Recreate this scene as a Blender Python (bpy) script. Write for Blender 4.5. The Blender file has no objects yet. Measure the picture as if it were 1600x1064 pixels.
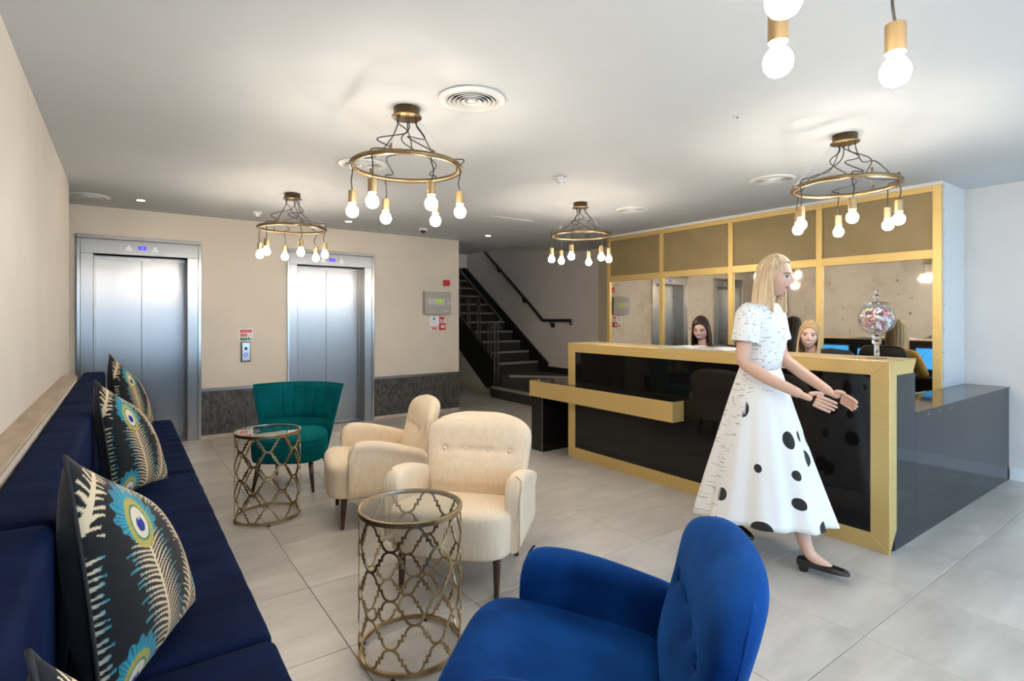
import bpy, bmesh, math, random
import numpy as np
from mathutils import Vector, Matrix, Euler
random.seed(7)
D = bpy.data
SC = bpy.context.scene
COL = SC.collection
PI = math.pi
sin, cos = math.sin, math.cos

# ------------------------------------------------------------------ camera, world, daylight, exposure
CAM_H = 1.355
cd = D.cameras.new('camera')
cd.sensor_width = 36.0
cd.lens = 19.035
cd.shift_y = -0.0228
cd.clip_start = 0.02
cam = D.objects.new('camera', cd)
COL.objects.link(cam)
cam.location = (0, 0, CAM_H)
cam.rotation_euler = (PI/2, 0, -math.radians(35.66))
SC.camera = cam

SC.view_settings.view_transform = 'Standard'
SC.view_settings.look = 'None'
SC.view_settings.gamma = 1.0
SC.view_settings.use_curve_mapping = False
SC.view_settings.exposure = 0.5
SC.cycles.use_denoising = True
SC.cycles.max_bounces = 10
SC.cycles.diffuse_bounces = 5
SC.cycles.glossy_bounces = 5
SC.cycles.transmission_bounces = 8
SC.cycles.sample_clamp_indirect = 6.0
SC.cycles.caustics_refractive = False
SC.cycles.caustics_reflective = False

W = D.worlds.new('daylight')
SC.world = W
W.use_nodes = True
wn = W.node_tree
wn.nodes.clear()
w_out = wn.nodes.new('ShaderNodeOutputWorld')
w_bg = wn.nodes.new('ShaderNodeBackground')
w_bg.inputs['Color'].default_value = (0.64, 0.82, 1.0, 1)
w_bg.inputs['Strength'].default_value = 14.5
wn.links.new(w_bg.outputs[0], w_out.inputs[0])

WIN_Y = -2.8
pl = D.lights.new('window_daylight', 'AREA')
pl.shape = 'RECTANGLE'
pl.size, pl.size_y = 6.3, 2.4
pl.cycles.is_portal = True
po = D.objects.new('window_daylight', pl)
COL.objects.link(po)
po.location = (2.83, WIN_Y-0.12, 1.22)
po.rotation_euler = (PI/2, 0, 0)      # shines towards +Y, into the room

BULB_POWER = 122.0

# ------------------------------------------------------------------ material helpers
def new_mat(name):
    m = D.materials.new(name)
    m.use_nodes = True
    nt = m.node_tree
    b = nt.nodes['Principled BSDF']
    return m, nt, b

def setin(b, **kw):
    al = {'color': 'Base Color', 'rough': 'Roughness', 'metal': 'Metallic', 'spec': 'Specular IOR Level', 'sheen': 'Sheen Weight',
          'sheen_r': 'Sheen Roughness', 'sheen_t': 'Sheen Tint', 'coat': 'Coat Weight', 'coat_r': 'Coat Roughness', 'trans': 'Transmission Weight', 'ior': 'IOR',
          'aniso': 'Anisotropic', 'aniso_r': 'Anisotropic Rotation', 'emis': 'Emission Color', 'emis_s': 'Emission Strength',
          'sss': 'Subsurface Weight', 'alpha': 'Alpha'}
    for k, v in kw.items():
        if k in ('color', 'emis', 'sheen_t') and len(v) == 3:
            v = (*v, 1)
        b.inputs[al[k]].default_value = v

def N(nt, t, **kw):
    n = nt.nodes.new(t)
    for k, v in kw.items():
        setattr(n, k, v)
    return n

def simple(name, color, rough=0.5, **kw):
    m, nt, b = new_mat(name)
    setin(b, color=color, rough=rough, **kw)
    return m

def noisy(name, c1, c2, scale=8, rough=0.5, detail=4, stretch=(1, 1, 1), lo=0.35, hi=0.65, bump=0.0, bscale=None, coord='Object', rvar=0.0, **kw):
    """two colours mixed by noise, with optional bump"""
    m, nt, b = new_mat(name)
    setin(b, rough=rough, **kw)
    tc = N(nt, 'ShaderNodeTexCoord')
    mp = N(nt, 'ShaderNodeMapping')
    mp.inputs['Scale'].default_value = stretch
    nt.links.new(tc.outputs[coord], mp.inputs[0])
    nz = N(nt, 'ShaderNodeTexNoise')
    nz.inputs['Scale'].default_value = scale
    nz.inputs['Detail'].default_value = detail
    nt.links.new(mp.outputs[0], nz.inputs['Vector'])
    cr = N(nt, 'ShaderNodeValToRGB')
    cr.color_ramp.elements[0].position = lo
    cr.color_ramp.elements[0].color = (*c1, 1)
    cr.color_ramp.elements[1].position = hi
    cr.color_ramp.elements[1].color = (*c2, 1)
    nt.links.new(nz.outputs['Fac'], cr.inputs[0])
    nt.links.new(cr.outputs[0], b.inputs['Base Color'])
    if rvar:
        mr = N(nt, 'ShaderNodeMapRange')
        mr.inputs['To Min'].default_value = rough-rvar
        mr.inputs['To Max'].default_value = rough+rvar
        nt.links.new(nz.outputs['Fac'], mr.inputs['Value'])
        nt.links.new(mr.outputs[0], b.inputs['Roughness'])
    if bump:
        n2 = N(nt, 'ShaderNodeTexNoise')
        n2.inputs['Scale'].default_value = bscale or scale*4
        n2.inputs['Detail'].default_value = 3
        nt.links.new(mp.outputs[0], n2.inputs['Vector'])
        bp = N(nt, 'ShaderNodeBump')
        bp.inputs['Strength'].default_value = bump
        bp.inputs['Distance'].default_value = 0.004
        nt.links.new(n2.outputs['Fac'], bp.inputs['Height'])
        nt.links.new(bp.outputs[0], b.inputs['Normal'])
    return m

M = {}
M['wall'] = noisy('cream_paint', (0.60, 0.53, 0.44), (0.63, 0.56, 0.465), 3, 0.6)
M['wall_left'] = noisy('pale_paint', (0.575, 0.53, 0.475), (0.60, 0.555, 0.50), 3, 0.6)
M['wall_right'] = noisy('grey_white_paint', (0.605, 0.58, 0.56), (0.63, 0.605, 0.585), 3, 0.6)
M['wall_stair'] = noisy('taupe_paint', (0.66, 0.61, 0.57), (0.69, 0.64, 0.60), 3, 0.65)
M['wall_taupe'] = noisy('warm_taupe_paint', (0.52, 0.45, 0.345), (0.55, 0.475, 0.36), 3, 0.65)
M['ceiling'] = noisy('ceiling_paint', (0.535, 0.555, 0.575), (0.555, 0.575, 0.595), 2, 0.7)
M['white'] = simple('white_paint', (0.66, 0.66, 0.65), 0.5)
M['white_plastic'] = simple('white_plastic', (0.68, 0.68, 0.67), 0.35)
M['grout'] = simple('grout', (0.20, 0.185, 0.165), 0.8)
M['skirting'] = noisy('stone_skirting', (0.42, 0.36, 0.29), (0.52, 0.46, 0.38), 12, 0.4)
M['white_skirting'] = simple('white_skirting', (0.68, 0.70, 0.72), 0.4)
M['ledge'] = noisy('ledge_tile', (0.33, 0.25, 0.185), (0.42, 0.33, 0.25), 7, 0.55, stretch=(3, 0.6, 1))
M['dark_stone'] = noisy('dark_wainscot', (0.022, 0.021, 0.020), (0.085, 0.08, 0.074), 22, 0.42, detail=9, stretch=(1.6, 1, 0.7), bump=0.25)
M['black_gloss'] = simple('black_glass', (0.006, 0.0055, 0.0055), 0.035, spec=0.35)
M['black_gloss_brown'] = simple('black_gloss_panel', (0.007, 0.006, 0.006), 0.10, spec=0.4)
M['grey_gloss'] = simple('grey_gloss_panel', (0.026, 0.030, 0.034), 0.06, spec=0.12)
M['black'] = simple('black_plastic', (0.011, 0.011, 0.012), 0.45)
M['dark_carpet'] = noisy('dark_stair_carpet', (0.020, 0.018, 0.016), (0.040, 0.036, 0.032), 60, 0.85)
M['nosing'] = simple('nosing_strip', (0.26, 0.245, 0.22), 0.45)
M['black_metal'] = simple('black_metal', (0.012, 0.012, 0.013), 0.38, metal=0.3)
M['grey_metal'] = simple('grey_metal', (0.20, 0.195, 0.185), 0.35, metal=0.85)
M['gold'] = noisy('brushed_gold', (0.70, 0.495, 0.185), (0.74, 0.53, 0.21), 3, 0.45, stretch=(1, 1, 30), metal=0.62)
M['gold_top'] = noisy('worn_gold_top', (0.70, 0.52, 0.27), (0.78, 0.62, 0.38), 6, 0.36, stretch=(4, 0.6, 1), metal=0.7)
M['bronze_fabric'] = noisy('olive_gold_panel', (0.27, 0.20, 0.095), (0.30, 0.22, 0.11), 5, 0.5, metal=0.3, bump=0.05, bscale=220)
M['brass'] = noisy('aged_brass', (0.21, 0.145, 0.075), (0.32, 0.225, 0.125), 7, 0.34, stretch=(1, 1, 1), metal=1.0)
M['brass_socket'] = simple('brushed_brass', (0.44, 0.31, 0.165), 0.38, metal=0.95)
M['antique_gold'] = noisy('antique_gold', (0.20, 0.135, 0.065), (0.52, 0.40, 0.23), 9, 0.36, metal=1.0, lo=0.3, hi=0.62)
M['wood'] = noisy('dark_walnut', (0.030, 0.012, 0.007), (0.060, 0.025, 0.014), 9, 0.3, stretch=(8, 8, 0.8))
M['cable'] = simple('black_cable', (0.015, 0.012, 0.012), 0.6)
M['wire'] = simple('steel_wire', (0.45, 0.44, 0.42), 0.35, metal=0.9)
M['red'] = simple('red_plastic', (0.50, 0.012, 0.012), 0.4)
M['sign_red'] = simple('sign_red', (0.55, 0.03, 0.035), 0.45)
M['sign_green'] = simple('sign_green', (0.0, 0.16, 0.085), 0.45)
M['sign_blue'] = simple('sign_blue', (0.03, 0.10, 0.42), 0.45)
M['panel_grey'] = simple('panel_grey', (0.36, 0.335, 0.305), 0.45)
M['label_white'] = simple('label_white', (0.78, 0.78, 0.77), 0.5)
M['lens'] = simple('dark_lens', (0.01, 0.01, 0.012), 0.08)

def emit(name, color, s):
    m, nt, b = new_mat(name)
    setin(b, color=(0, 0, 0), emis=color, emis_s=s)
    return m
M['bulb'] = emit('lit_bulb', (1.0, 0.87, 0.71), BULB_POWER)
M['lcd_blue'] = emit('blue_display', (0.10, 0.06, 0.95), 0.9)
M['lcd_green'] = emit('green_lcd', (0.24, 0.42, 0.02), 0.8)
M['screen'] = emit('blue_screen', (0.05, 0.35, 0.85), 1.1)
M['screen_white'] = emit('screen_window', (0.55, 0.78, 0.95), 1.0)
M['ring_blue'] = emit('blue_ring', (0.03, 0.08, 0.75), 0.9)
M['downlight'] = emit('downlight_lamp', (1.0, 0.80, 0.58), 140.0)

def velvet(name, c1, c2, sheen_t, sheen=0.6, scale=5, bump=0.12):
    m = noisy(name, c1, c2, scale, 0.75, detail=5, bump=bump, bscale=9, sheen=sheen, sheen_r=0.35, sheen_t=sheen_t, spec=0.03)
    return m
M['navy'] = velvet('navy_velvet', (0.0035, 0.0075, 0.028), (0.006, 0.0135, 0.046), (0.08, 0.2, 0.6), 0.03)
M['blue'] = velvet('royal_blue_velvet', (0.003, 0.024, 0.120), (0.006, 0.050, 0.215), (0.08, 0.36, 1.0), 0.3)
M['teal'] = velvet('teal_velvet', (0.0, 0.070, 0.080), (0.002, 0.105, 0.115), (0.02, 0.7, 0.75), 0.25)
M['cream'] = noisy('cream_linen', (0.70, 0.565, 0.40), (0.76, 0.63, 0.465), 90, 0.85, stretch=(1, 1, 0.12), sheen=0.12, bump=0.15, bscale=300)
M['cream_dark'] = simple('cream_piping', (0.58, 0.46, 0.32), 0.85)
M['black_cloth'] = noisy('black_cloth', (0.006, 0.006, 0.008), (0.012, 0.012, 0.014), 30, 0.75, sheen=0.1)

# brushed lift steel: grain runs vertically, so reflections smear sideways
def steel(name, base, rough=0.34):
    m, nt, b = new_mat(name)
    setin(b, metal=1.0, rough=rough, aniso=0.85, aniso_r=0.0)
    tc = N(nt, 'ShaderNodeTexCoord')
    mp = N(nt, 'ShaderNodeMapping')
    mp.inputs['Scale'].default_value = (160, 160, 0.6)
    nt.links.new(tc.outputs['Object'], mp.inputs[0])
    nz = N(nt, 'ShaderNodeTexNoise')
    nz.inputs['Scale'].default_value = 1.0
    nz.inputs['Detail'].default_value = 2
    nt.links.new(mp.outputs[0], nz.inputs['Vector'])
    cr = N(nt, 'ShaderNodeValToRGB')
    cr.color_ramp.elements[0].color = (*[c*0.90 for c in base], 1)
    cr.color_ramp.elements[1].color = (*base, 1)
    nt.links.new(nz.outputs['Fac'], cr.inputs[0])
    nt.links.new(cr.outputs[0], b.inputs['Base Color'])
    tg = N(nt, 'ShaderNodeTangent', direction_type='RADIAL', axis='Z')
    nt.links.new(tg.outputs[0], b.inputs['Tangent'])
    return m
M['steel'] = steel('brushed_steel', (0.43, 0.425, 0.415))
M['steel_trim'] = steel('brushed_steel_trim', (0.55, 0.535, 0.51), 0.26)

# antique mirror: slightly cloudy beige silvering with dark specks
def mirror_mat():
    m, nt, b = new_mat('antique_mirror')
    setin(b, metal=1.0, rough=0.03)
    tc = N(nt, 'ShaderNodeTexCoord')
    n1 = N(nt, 'ShaderNodeTexNoise'); n1.inputs['Scale'].default_value = 2.2; n1.inputs['Detail'].default_value = 7; n1.inputs['Roughness'].default_value = 0.65
    n2 = N(nt, 'ShaderNodeTexNoise'); n2.inputs['Scale'].default_value = 17; n2.inputs['Detail'].default_value = 5
    for n in (n1, n2):
        nt.links.new(tc.outputs['Object'], n.inputs['Vector'])
    c1 = N(nt, 'ShaderNodeValToRGB')
    c1.color_ramp.elements[0].position = 0.36; c1.color_ramp.elements[0].color = (0.74, 0.66, 0.54, 1)
    c1.color_ramp.elements[1].position = 0.52; c1.color_ramp.elements[1].color = (0.90, 0.85, 0.765, 1)
    nt.links.new(n1.outputs['Fac'], c1.inputs[0])
    c2 = N(nt, 'ShaderNodeValToRGB')
    c2.color_ramp.elements[0].position = 0.66; c2.color_ramp.elements[0].color = (1, 1, 1, 1)
    c2.color_ramp.elements[1].position = 0.74; c2.color_ramp.elements[1].color = (0.42, 0.35, 0.26, 1)
    nt.links.new(n2.outputs['Fac'], c2.inputs[0])
    mx = N(nt, 'ShaderNodeMix', data_type='RGBA', blend_type='MULTIPLY')
    mx.inputs['Factor'].default_value = 1.0
    nt.links.new(c1.outputs[0], mx.inputs[6]); nt.links.new(c2.outputs[0], mx.inputs[7])
    nt.links.new(mx.outputs[2], b.inputs['Base Color'])
    return m
M['mirror'] = mirror_mat()

def glass_mat(name, color=(1, 1, 1), rough=0.0, ior=1.45):
    m, nt, b = new_mat(name)
    setin(b, color=color, rough=rough, trans=1.0, ior=ior)
    return m
M['glass'] = glass_mat('clear_glass', (0.93, 0.97, 0.95))

def thin_glass():
    m, nt, b = new_mat('window_glass')
    nt.nodes.remove(b)
    out = nt.nodes['Material Output']
    t = N(nt, 'ShaderNodeBsdfTransparent'); t.inputs[0].default_value = (0.95, 0.97, 0.97, 1)
    g = N(nt, 'ShaderNodeBsdfGlossy'); g.inputs['Roughness'].default_value = 0.0
    lw = N(nt, 'ShaderNodeLayerWeight'); lw.inputs['Blend'].default_value = 0.5
    pw = N(nt, 'ShaderNodeMath', operation='POWER'); pw.inputs[1].default_value = 4.0
    nt.links.new(lw.outputs['Facing'], pw.inputs[0])
    fr = N(nt, 'ShaderNodeMath', operation='MULTIPLY_ADD'); fr.inputs[1].default_value = 0.7; fr.inputs[2].default_value = 0.05
    nt.links.new(pw.outputs[0], fr.inputs[0])
    mx = N(nt, 'ShaderNodeMixShader')
    nt.links.new(fr.outputs[0], mx.inputs[0]); nt.links.new(t.outputs[0], mx.inputs[1]); nt.links.new(g.outputs[0], mx.inputs[2])
    nt.links.new(mx.outputs[0], out.inputs[0])
    return m
M['window_glass'] = thin_glass()
M['jar_glass'] = glass_mat('jar_glass', (1, 1, 1), 0.0, 1.45)
M['bowl_glass'] = thin_glass()

def tile_mat():
    m, nt, b = new_mat('porcelain_tile')
    oi = N(nt, 'ShaderNodeObjectInfo')
    geo = N(nt, 'ShaderNodeNewGeometry')
    off = N(nt, 'ShaderNodeVectorMath', operation='SCALE'); off.inputs[0].default_value = (37.0, 19.0, 11.0)
    nt.links.new(oi.outputs['Random'], off.inputs['Scale'])
    add = N(nt, 'ShaderNodeVectorMath', operation='ADD')
    nt.links.new(geo.outputs['Position'], add.inputs[0]); nt.links.new(off.outputs[0], add.inputs[1])
    mp = N(nt, 'ShaderNodeMapping'); mp.inputs['Scale'].default_value = (0.9, 3.0, 1)
    nt.links.new(add.outputs[0], mp.inputs[0])
    n1 = N(nt, 'ShaderNodeTexNoise'); n1.inputs['Scale'].default_value = 2.0; n1.inputs['Detail'].default_value = 7; n1.inputs['Roughness'].default_value = 0.62
    nt.links.new(mp.outputs[0], n1.inputs['Vector'])
    c = N(nt, 'ShaderNodeValToRGB')
    c.color_ramp.elements[0].position = 0.30; c.color_ramp.elements[0].color = (0.36, 0.335, 0.305, 1)
    c.color_ramp.elements[1].position = 0.68; c.color_ramp.elements[1].color = (0.52, 0.49, 0.45, 1)
    nt.links.new(n1.outputs['Fac'], c.inputs[0])
    hs = N(nt, 'ShaderNodeHueSaturation')
    mr = N(nt, 'ShaderNodeMapRange'); mr.inputs['To Min'].default_value = 0.94; mr.inputs['To Max'].default_value = 1.05
    nt.links.new(oi.outputs['Random'], mr.inputs['Value'])
    nt.links.new(mr.outputs[0], hs.inputs['Value'])
    nt.links.new(c.outputs[0], hs.inputs['Color'])
    nt.links.new(hs.outputs[0], b.inputs['Base Color'])
    mr2 = N(nt, 'ShaderNodeMapRange'); mr2.inputs['To Min'].default_value = 0.24; mr2.inputs['To Max'].default_value = 0.42
    nt.links.new(n1.outputs['Fac'], mr2.inputs['Value'])
    nt.links.new(mr2.outputs[0], b.inputs['Roughness'])
    setin(b, spec=0.5)
    return m
M['tile'] = tile_mat()

# ------------------------------------------------------------------ geometry helpers
def tag(o, label=None, cat=None, group=None, kind=None):
    if label: o['label'] = label
    if cat: o['category'] = cat
    if group: o['group'] = group
    if kind: o['kind'] = kind
    return o

def empty(name, loc=(0, 0, 0), rz=0.0, label=None, cat=None, group=None, kind=None):
    o = D.objects.new(name, None)
    o.empty_display_size = 0.1
    COL.objects.link(o)
    o.location = loc
    o.rotation_euler = (0, 0, rz)
    return tag(o, label, cat, group, kind)

def link(name, me, mat=None, parent=None, smooth=False):
    if mat is not None and not me.materials:
        for mm in (mat if isinstance(mat, (list, tuple)) else [mat]):
            me.materials.append(mm)
    if smooth:
        me.polygons.foreach_set('use_smooth', [True]*len(me.polygons))
    o = D.objects.new(name, me)
    COL.objects.link(o)
    if parent is not None:
        o.parent = parent
    return o

class MB:
    """collects primitives into one mesh"""
    def __init__(s):
        s.v, s.f, s.mi = [], [], []
        s.cur = 0
    def add(s, vs, fs):
        n = len(s.v)
        s.v.extend([tuple(p) for p in vs])
        s.f.extend([tuple(i+n for i in f) for f in fs])
        s.mi.extend([s.cur]*len(fs))
        return s
    def box(s, x0, x1, y0, y1, z0, z1):
        vs = [(x0, y0, z0), (x1, y0, z0), (x1, y1, z0), (x0, y1, z0), (x0, y0, z1), (x1, y0, z1), (x1, y1, z1), (x0, y1, z1)]
        return s.add(vs, [(0, 3, 2, 1), (4, 5, 6, 7), (0, 1, 5, 4), (1, 2, 6, 5), (2, 3, 7, 6), (3, 0, 4, 7)])
    def prism(s, poly, axis, a, b):
        """extrude a 2-D polygon along axis (0,1,2) from a to b; poly holds the other two coordinates in order"""
        def P(p, t):
            if axis == 0: return (t, p[0], p[1])
            if axis == 1: return (p[0], t, p[1])
            return (p[0], p[1], t)
        n = len(poly)
        vs = [P(p, a) for p in poly]+[P(p, b) for p in poly]
        ar = sum(poly[i][0]*poly[(i+1) % n][1]-poly[(i+1) % n][0]*poly[i][1] for i in range(n))*(-1 if axis == 1 else 1)*(1 if b > a else -1)
        fs = [tuple(range(n)), tuple(range(2*n-1, n-1, -1))]+[(i, i+n, (i+1) % n+n, (i+1) % n) for i in range(n)]
        if ar > 0: fs = [f[::-1] for f in fs]
        return s.add(vs, fs)
    def lathe(s, prof, n=32, c=(0, 0, 0), close=False):
        """profile of (r, z) turned about z through c"""
        vs, fs = [], []
        m = len(prof)
        for r, z in prof:
            for k in range(n):
                a = 2*PI*k/n
                vs.append((c[0]+r*cos(a), c[1]+r*sin(a), c[2]+z))
        rng = m if close else m-1
        for i in range(rng):
            j = (i+1) % m
            for k in range(n):
                l = (k+1) % n
                fs.append((i*n+k, i*n+l, j*n+l, j*n+k))
        if not close:
            if prof[0][0] > 1e-6: fs.append(tuple(range(n-1, -1, -1)))
            if prof[-1][0] > 1e-6: fs.append(tuple(range((m-1)*n, m*n)))
        return s.add(vs, fs)
    def tube(s, pts, r, n=10, closed=False, cap=True):
        pts = [Vector(p) for p in pts]
        m = len(pts)
        rad = r if isinstance(r, (list, tuple)) else [r]*m
        vs, fs = [], []
        up = None
        for i, p in enumerate(pts):
            if closed: t = pts[(i+1) % m]-pts[i-1]
            else: t = pts[min(i+1, m-1)]-pts[max(i-1, 0)]
            t.normalize()
            if up is None:
                up = Vector((0, 0, 1)) if abs(t.z) < 0.9 else Vector((1, 0, 0))
            x = up.cross(t)
            if x.length < 1e-5: x = Vector((1, 0, 0)).cross(t)
            x.normalize()
            y = t.cross(x)
            up = y
            for k in range(n):
                a = 2*PI*k/n
                q = p+(x*cos(a)+y*sin(a))*rad[i]
                vs.append(tuple(q))
        rng = m if closed else m-1
        for i in range(rng):
            j = (i+1) % m
            for k in range(n):
                l = (k+1) % n
                fs.append((i*n+k, i*n+l, j*n+l, j*n+k))
        if cap and not closed:
            fs.append(tuple(range(n-1, -1, -1)))
            fs.append(tuple(range((m-1)*n, m*n)))
        return s.add(vs, fs)
    def loft(s, rings, cap=True, closed_loop=True):
        n = len(rings[0])
        vs = [p for r in rings for p in r]
        fs = []
        for i in range(len(rings)-1):
            for k in range(n if closed_loop else n-1):
                l = (k+1) % n
                fs.append((i*n+k, i*n+l, (i+1)*n+l, (i+1)*n+k))
        if cap and closed_loop:
            fs.append(tuple(range(n-1, -1, -1)))
            fs.append(tuple(range((len(rings)-1)*n, len(rings)*n)))
        return s.add(vs, fs)
    def mesh(s, name):
        me = D.meshes.new(name)
        me.from_pydata(s.v, [], s.f)
        if any(s.mi):
            me.polygons.foreach_set('material_index', s.mi)
        me.validate()
        me.update()
        return me
    def build(s, name, mat, parent=None, smooth=False, bevel=0, subsurf=0, seg=2, auto=None):
        me = s.mesh(name)
        o = link(name, me, mat, parent, smooth)
        if bevel:
            b = o.modifiers.new('bevel', 'BEVEL'); b.width = bevel; b.segments = seg; b.limit_method = 'ANGLE'
        if subsurf:
            b = o.modifiers.new('subsurf', 'SUBSURF'); b.levels = subsurf; b.render_levels = subsurf
        if auto:
            edge_sharp(me, auto)
        return o

def edge_sharp(me, ang):
    """smooth shading with sharp edges above an angle"""
    bm = bmesh.new(); bm.from_mesh(me)
    for f in bm.faces: f.smooth = True
    for e in bm.edges:
        if len(e.link_faces) == 2 and e.calc_face_angle(0) > ang: e.smooth = False
    bm.to_mesh(me); bm.free()

def sring(c, a, b, n=24, e=2.0, frame=None, rot=0.0):
    """superellipse ring of half-sizes a, b about c; lies in the plane of frame=(u, v)"""
    u, v = frame or (Vector((1, 0, 0)), Vector((0, 1, 0)))
    c = Vector(c)
    out = []
    for k in range(n):
        t = 2*PI*k/n+rot
        ct, st = cos(t), sin(t)
        x = a*math.copysign(abs(ct)**(2/e), ct)
        y = b*math.copysign(abs(st)**(2/e), st)
        out.append(tuple(c+u*x+v*y))
    return out

def bez(p0, p1, p2, p3, n=12):
    out = []
    for i in range(n+1):
        t = i/n; q = 1-t
        out.append(tuple(q*q*q*a+3*q*q*t*b+3*q*t*t*c+t*t*t*d for a, b, c, d in zip(p0, p1, p2, p3)))
    return out

def crom(pts, n=8, closed=False):
    """smooth curve through points"""
    P = [Vector(p) for p in pts]
    m = len(P)
    out = []
    for i in range(m if closed else m-1):
        if closed: a, b, c, d = P[i-1], P[i], P[(i+1) % m], P[(i+2) % m]
        else: a, b, c, d = P[max(i-1, 0)], P[i], P[i+1], P[min(i+2, m-1)]
        for k in range(n):
            t = k/n
            out.append(0.5*((2*b)+(c-a)*t+(2*a-5*b+4*c-d)*t*t+(3*b-a-3*c+d)*t**3))
    if not closed: out.append(P[-1])
    return out

def copy_tree(o, loc, rz, label=None, group=None):
    """a copy of a thing with copies of its parts and sub-parts"""
    c = o.copy(); COL.objects.link(c)
    c.location = loc; c.rotation_euler = (o.rotation_euler[0], o.rotation_euler[1], rz)
    if label: c['label'] = label
    if group: c['group'] = group
    for ch in list(o.children):
        d = ch.copy(); COL.objects.link(d); d.parent = c
        for g in list(ch.children):
            e = g.copy(); COL.objects.link(e); e.parent = d
    return c

def txt(name, body, size, mat, parent, loc, rot, align='CENTER', sx=1.0):
    cu = D.curves.new(name, 'FONT')
    cu.body = body; cu.size = size; cu.align_x = align; cu.align_y = 'CENTER'; cu.extrude = 0.0004
    tmp = D.objects.new(name, cu); COL.objects.link(tmp)
    dg = bpy.context.evaluated_depsgraph_get()
    me = D.meshes.new_from_object(tmp.evaluated_get(dg))
    D.objects.remove(tmp)
    me.materials.clear()
    o = link(name, me, mat, parent)
    o.location = loc; o.rotation_euler = rot; o.scale = (sx, 1, 1)
    return o
# ================================================================== SETTING
CEIL = 2.475
LX = -0.37            # left wall face
LW = 6.887            # lift wall face
RX = 6.02             # right wall face
SX = 6.29             # stair wall face
PX = 5.46             # mirror partition face
def struct(name, label, mb, mat, parent=None, **kw):
    return tag(mb.build(name, mat, parent, **kw), label, None, None, 'structure')

# ---- floor: grout bed with 600 mm porcelain tiles
floor = struct('floor', 'grey beige porcelain tiled lobby floor', MB().box(-1.45, SX, WIN_Y-0.1, 11.6, -0.08, -0.003), M['grout'])
tcache = {}
def tile_mesh(w, d):
    k = (round(w, 3), round(d, 3))
    if k not in tcache:
        e = 0.0018
        mb = MB()
        zb, zt = -0.008, 0.0
        mb.add([(0, 0, zb), (w, 0, zb), (w, d, zb), (0, d, zb), (0, 0, zt-e), (w, 0, zt-e), (w, d, zt-e), (0, d, zt-e),
                (e, e, zt), (w-e, e, zt), (w-e, d-e, zt), (e, d-e, zt)],
               [(0, 1, 5, 4), (1, 2, 6, 5), (2, 3, 7, 6), (3, 0, 4, 7), (4, 5, 9, 8), (5, 6, 10, 9), (6, 7, 11, 10), (7, 4, 8, 11), (8, 9, 10, 11)])
        me = mb.mesh('tile'); me.materials.append(M['tile'])
        tcache[k] = me
    return tcache[k]
gx0, gy0, T, G = 0.755-0.6*4, 0.997-0.6*7, 0.6, 0.0028
ntile = 0
for i in range(13):
    for j in range(22):
        x0, x1 = gx0+T*i+G/2, gx0+T*(i+1)-G/2
        y0, y1 = gy0+T*j+G/2, gy0+T*(j+1)-G/2
        lo = LX if y1 < 5.7 else -1.3
        hi = RX if y0 < 5.3 else SX
        x0, x1 = max(x0, lo), min(x1, hi)
        y0, y1 = max(y0, WIN_Y), y1
        if hi == RX and y1 > 5.33 and x1 > RX: y1 = 5.33
        yhi = LW if x0 < 3.985-0.02 else 11.0
        if x0 < 3.985 < x1 and y1 > LW:
            yhi = 99
        y1 = min(y1, yhi)
        if x1-x0 < 0.04 or y1-y0 < 0.04: continue
        o = D.objects.new('tile', tile_mesh(x1-x0, y1-y0))
        COL.objects.link(o); o.parent = floor; o.location = (x0, y0, 0.0)
        ntile += 1

# ---- ceiling with the stairwell left open
mb = MB()
mb.box(-1.45, SX+0.1, WIN_Y-0.1, 6.92, CEIL, CEIL+0.12)
mb.box(-1.45, 5.0, 6.92, 11.7, CEIL, CEIL+0.12)
struct('ceiling', 'smooth white painted lobby ceiling', mb, M['ceiling'])
struct('trim_1', 'boxed beam under the ceiling beside the stairwell', MB().box(3.985, 5.0, 8.35, 8.75, 2.235, CEIL), M['wall_left'])
struct('trim_2', 'narrow white slot diffuser strip set flush in the ceiling near the stairs', MB().box(3.28, 3.88, 4.985, 5.005, CEIL-0.004, CEIL), M['white'])

# ---- walls
struct('wall_left', 'pale cream wall behind the blue bench', MB().box(-0.5, LX, WIN_Y-0.1, 5.83, 0, CEIL).box(-1.45, -1.3, 5.0, LW+0.1, 0, CEIL).box(-1.3, -0.5, 5.0, 5.1, 0, CEIL), M['wall_left'])
mb = MB()
for x0, x1 in ((-1.45, -0.25), (0.57, 1.717), (2.563, 3.985)):
    mb.box(x0, x1, LW, LW+0.45, 0, CEIL)
for x0, x1 in ((-0.25, 0.57), (1.717, 2.563)):
    mb.box(x0, x1, LW, LW+0.45, 2.0, CEIL)
struct('wall_back', 'cream painted lift wall with dark stone wainscot', mb, M['wall'])
struct('wall_right', 'grey white side wall past the reception desk', MB().box(RX, RX+0.15, WIN_Y-0.1, 1.552, 0, CEIL), M['wall_right'])
struct('baseboard_right', 'white skirting board along the right wall', MB().box(RX-0.014, RX, WIN_Y, 1.25, 0.0, 0.10), M['white_skirting'])
mb = MB()
mb.box(SX, SX+0.12, 6.34, 11.72, -0.05, 5.0)
struct('wall_stairwell', 'taupe stairwell wall carrying the black handrail', mb, M['wall_stair'])
struct('wall_stair_end', 'end wall at the head of the stairs', MB().box(3.9, SX, 11.6, 11.72, -0.05, 5.0), M['wall_stair'])
struct('wall_stair_upper', 'upper storey wall on the open side of the stairwell', MB().box(4.9, 5.0, 6.92, 11.6, CEIL+0.12, 5.0), M['wall_stair'])
struct('wall_stair_front', 'upper storey wall above the stairwell opening', MB().box(4.9, SX, 6.82, 6.92, CEIL+0.12, 5.0), M['wall_stair'])
struct('wall_passage', 'wall of the passage beside the stairs', MB().box(3.885, 3.985, LW+0.45, 11.6, -0.05, CEIL), M['wall_stair'])
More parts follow.
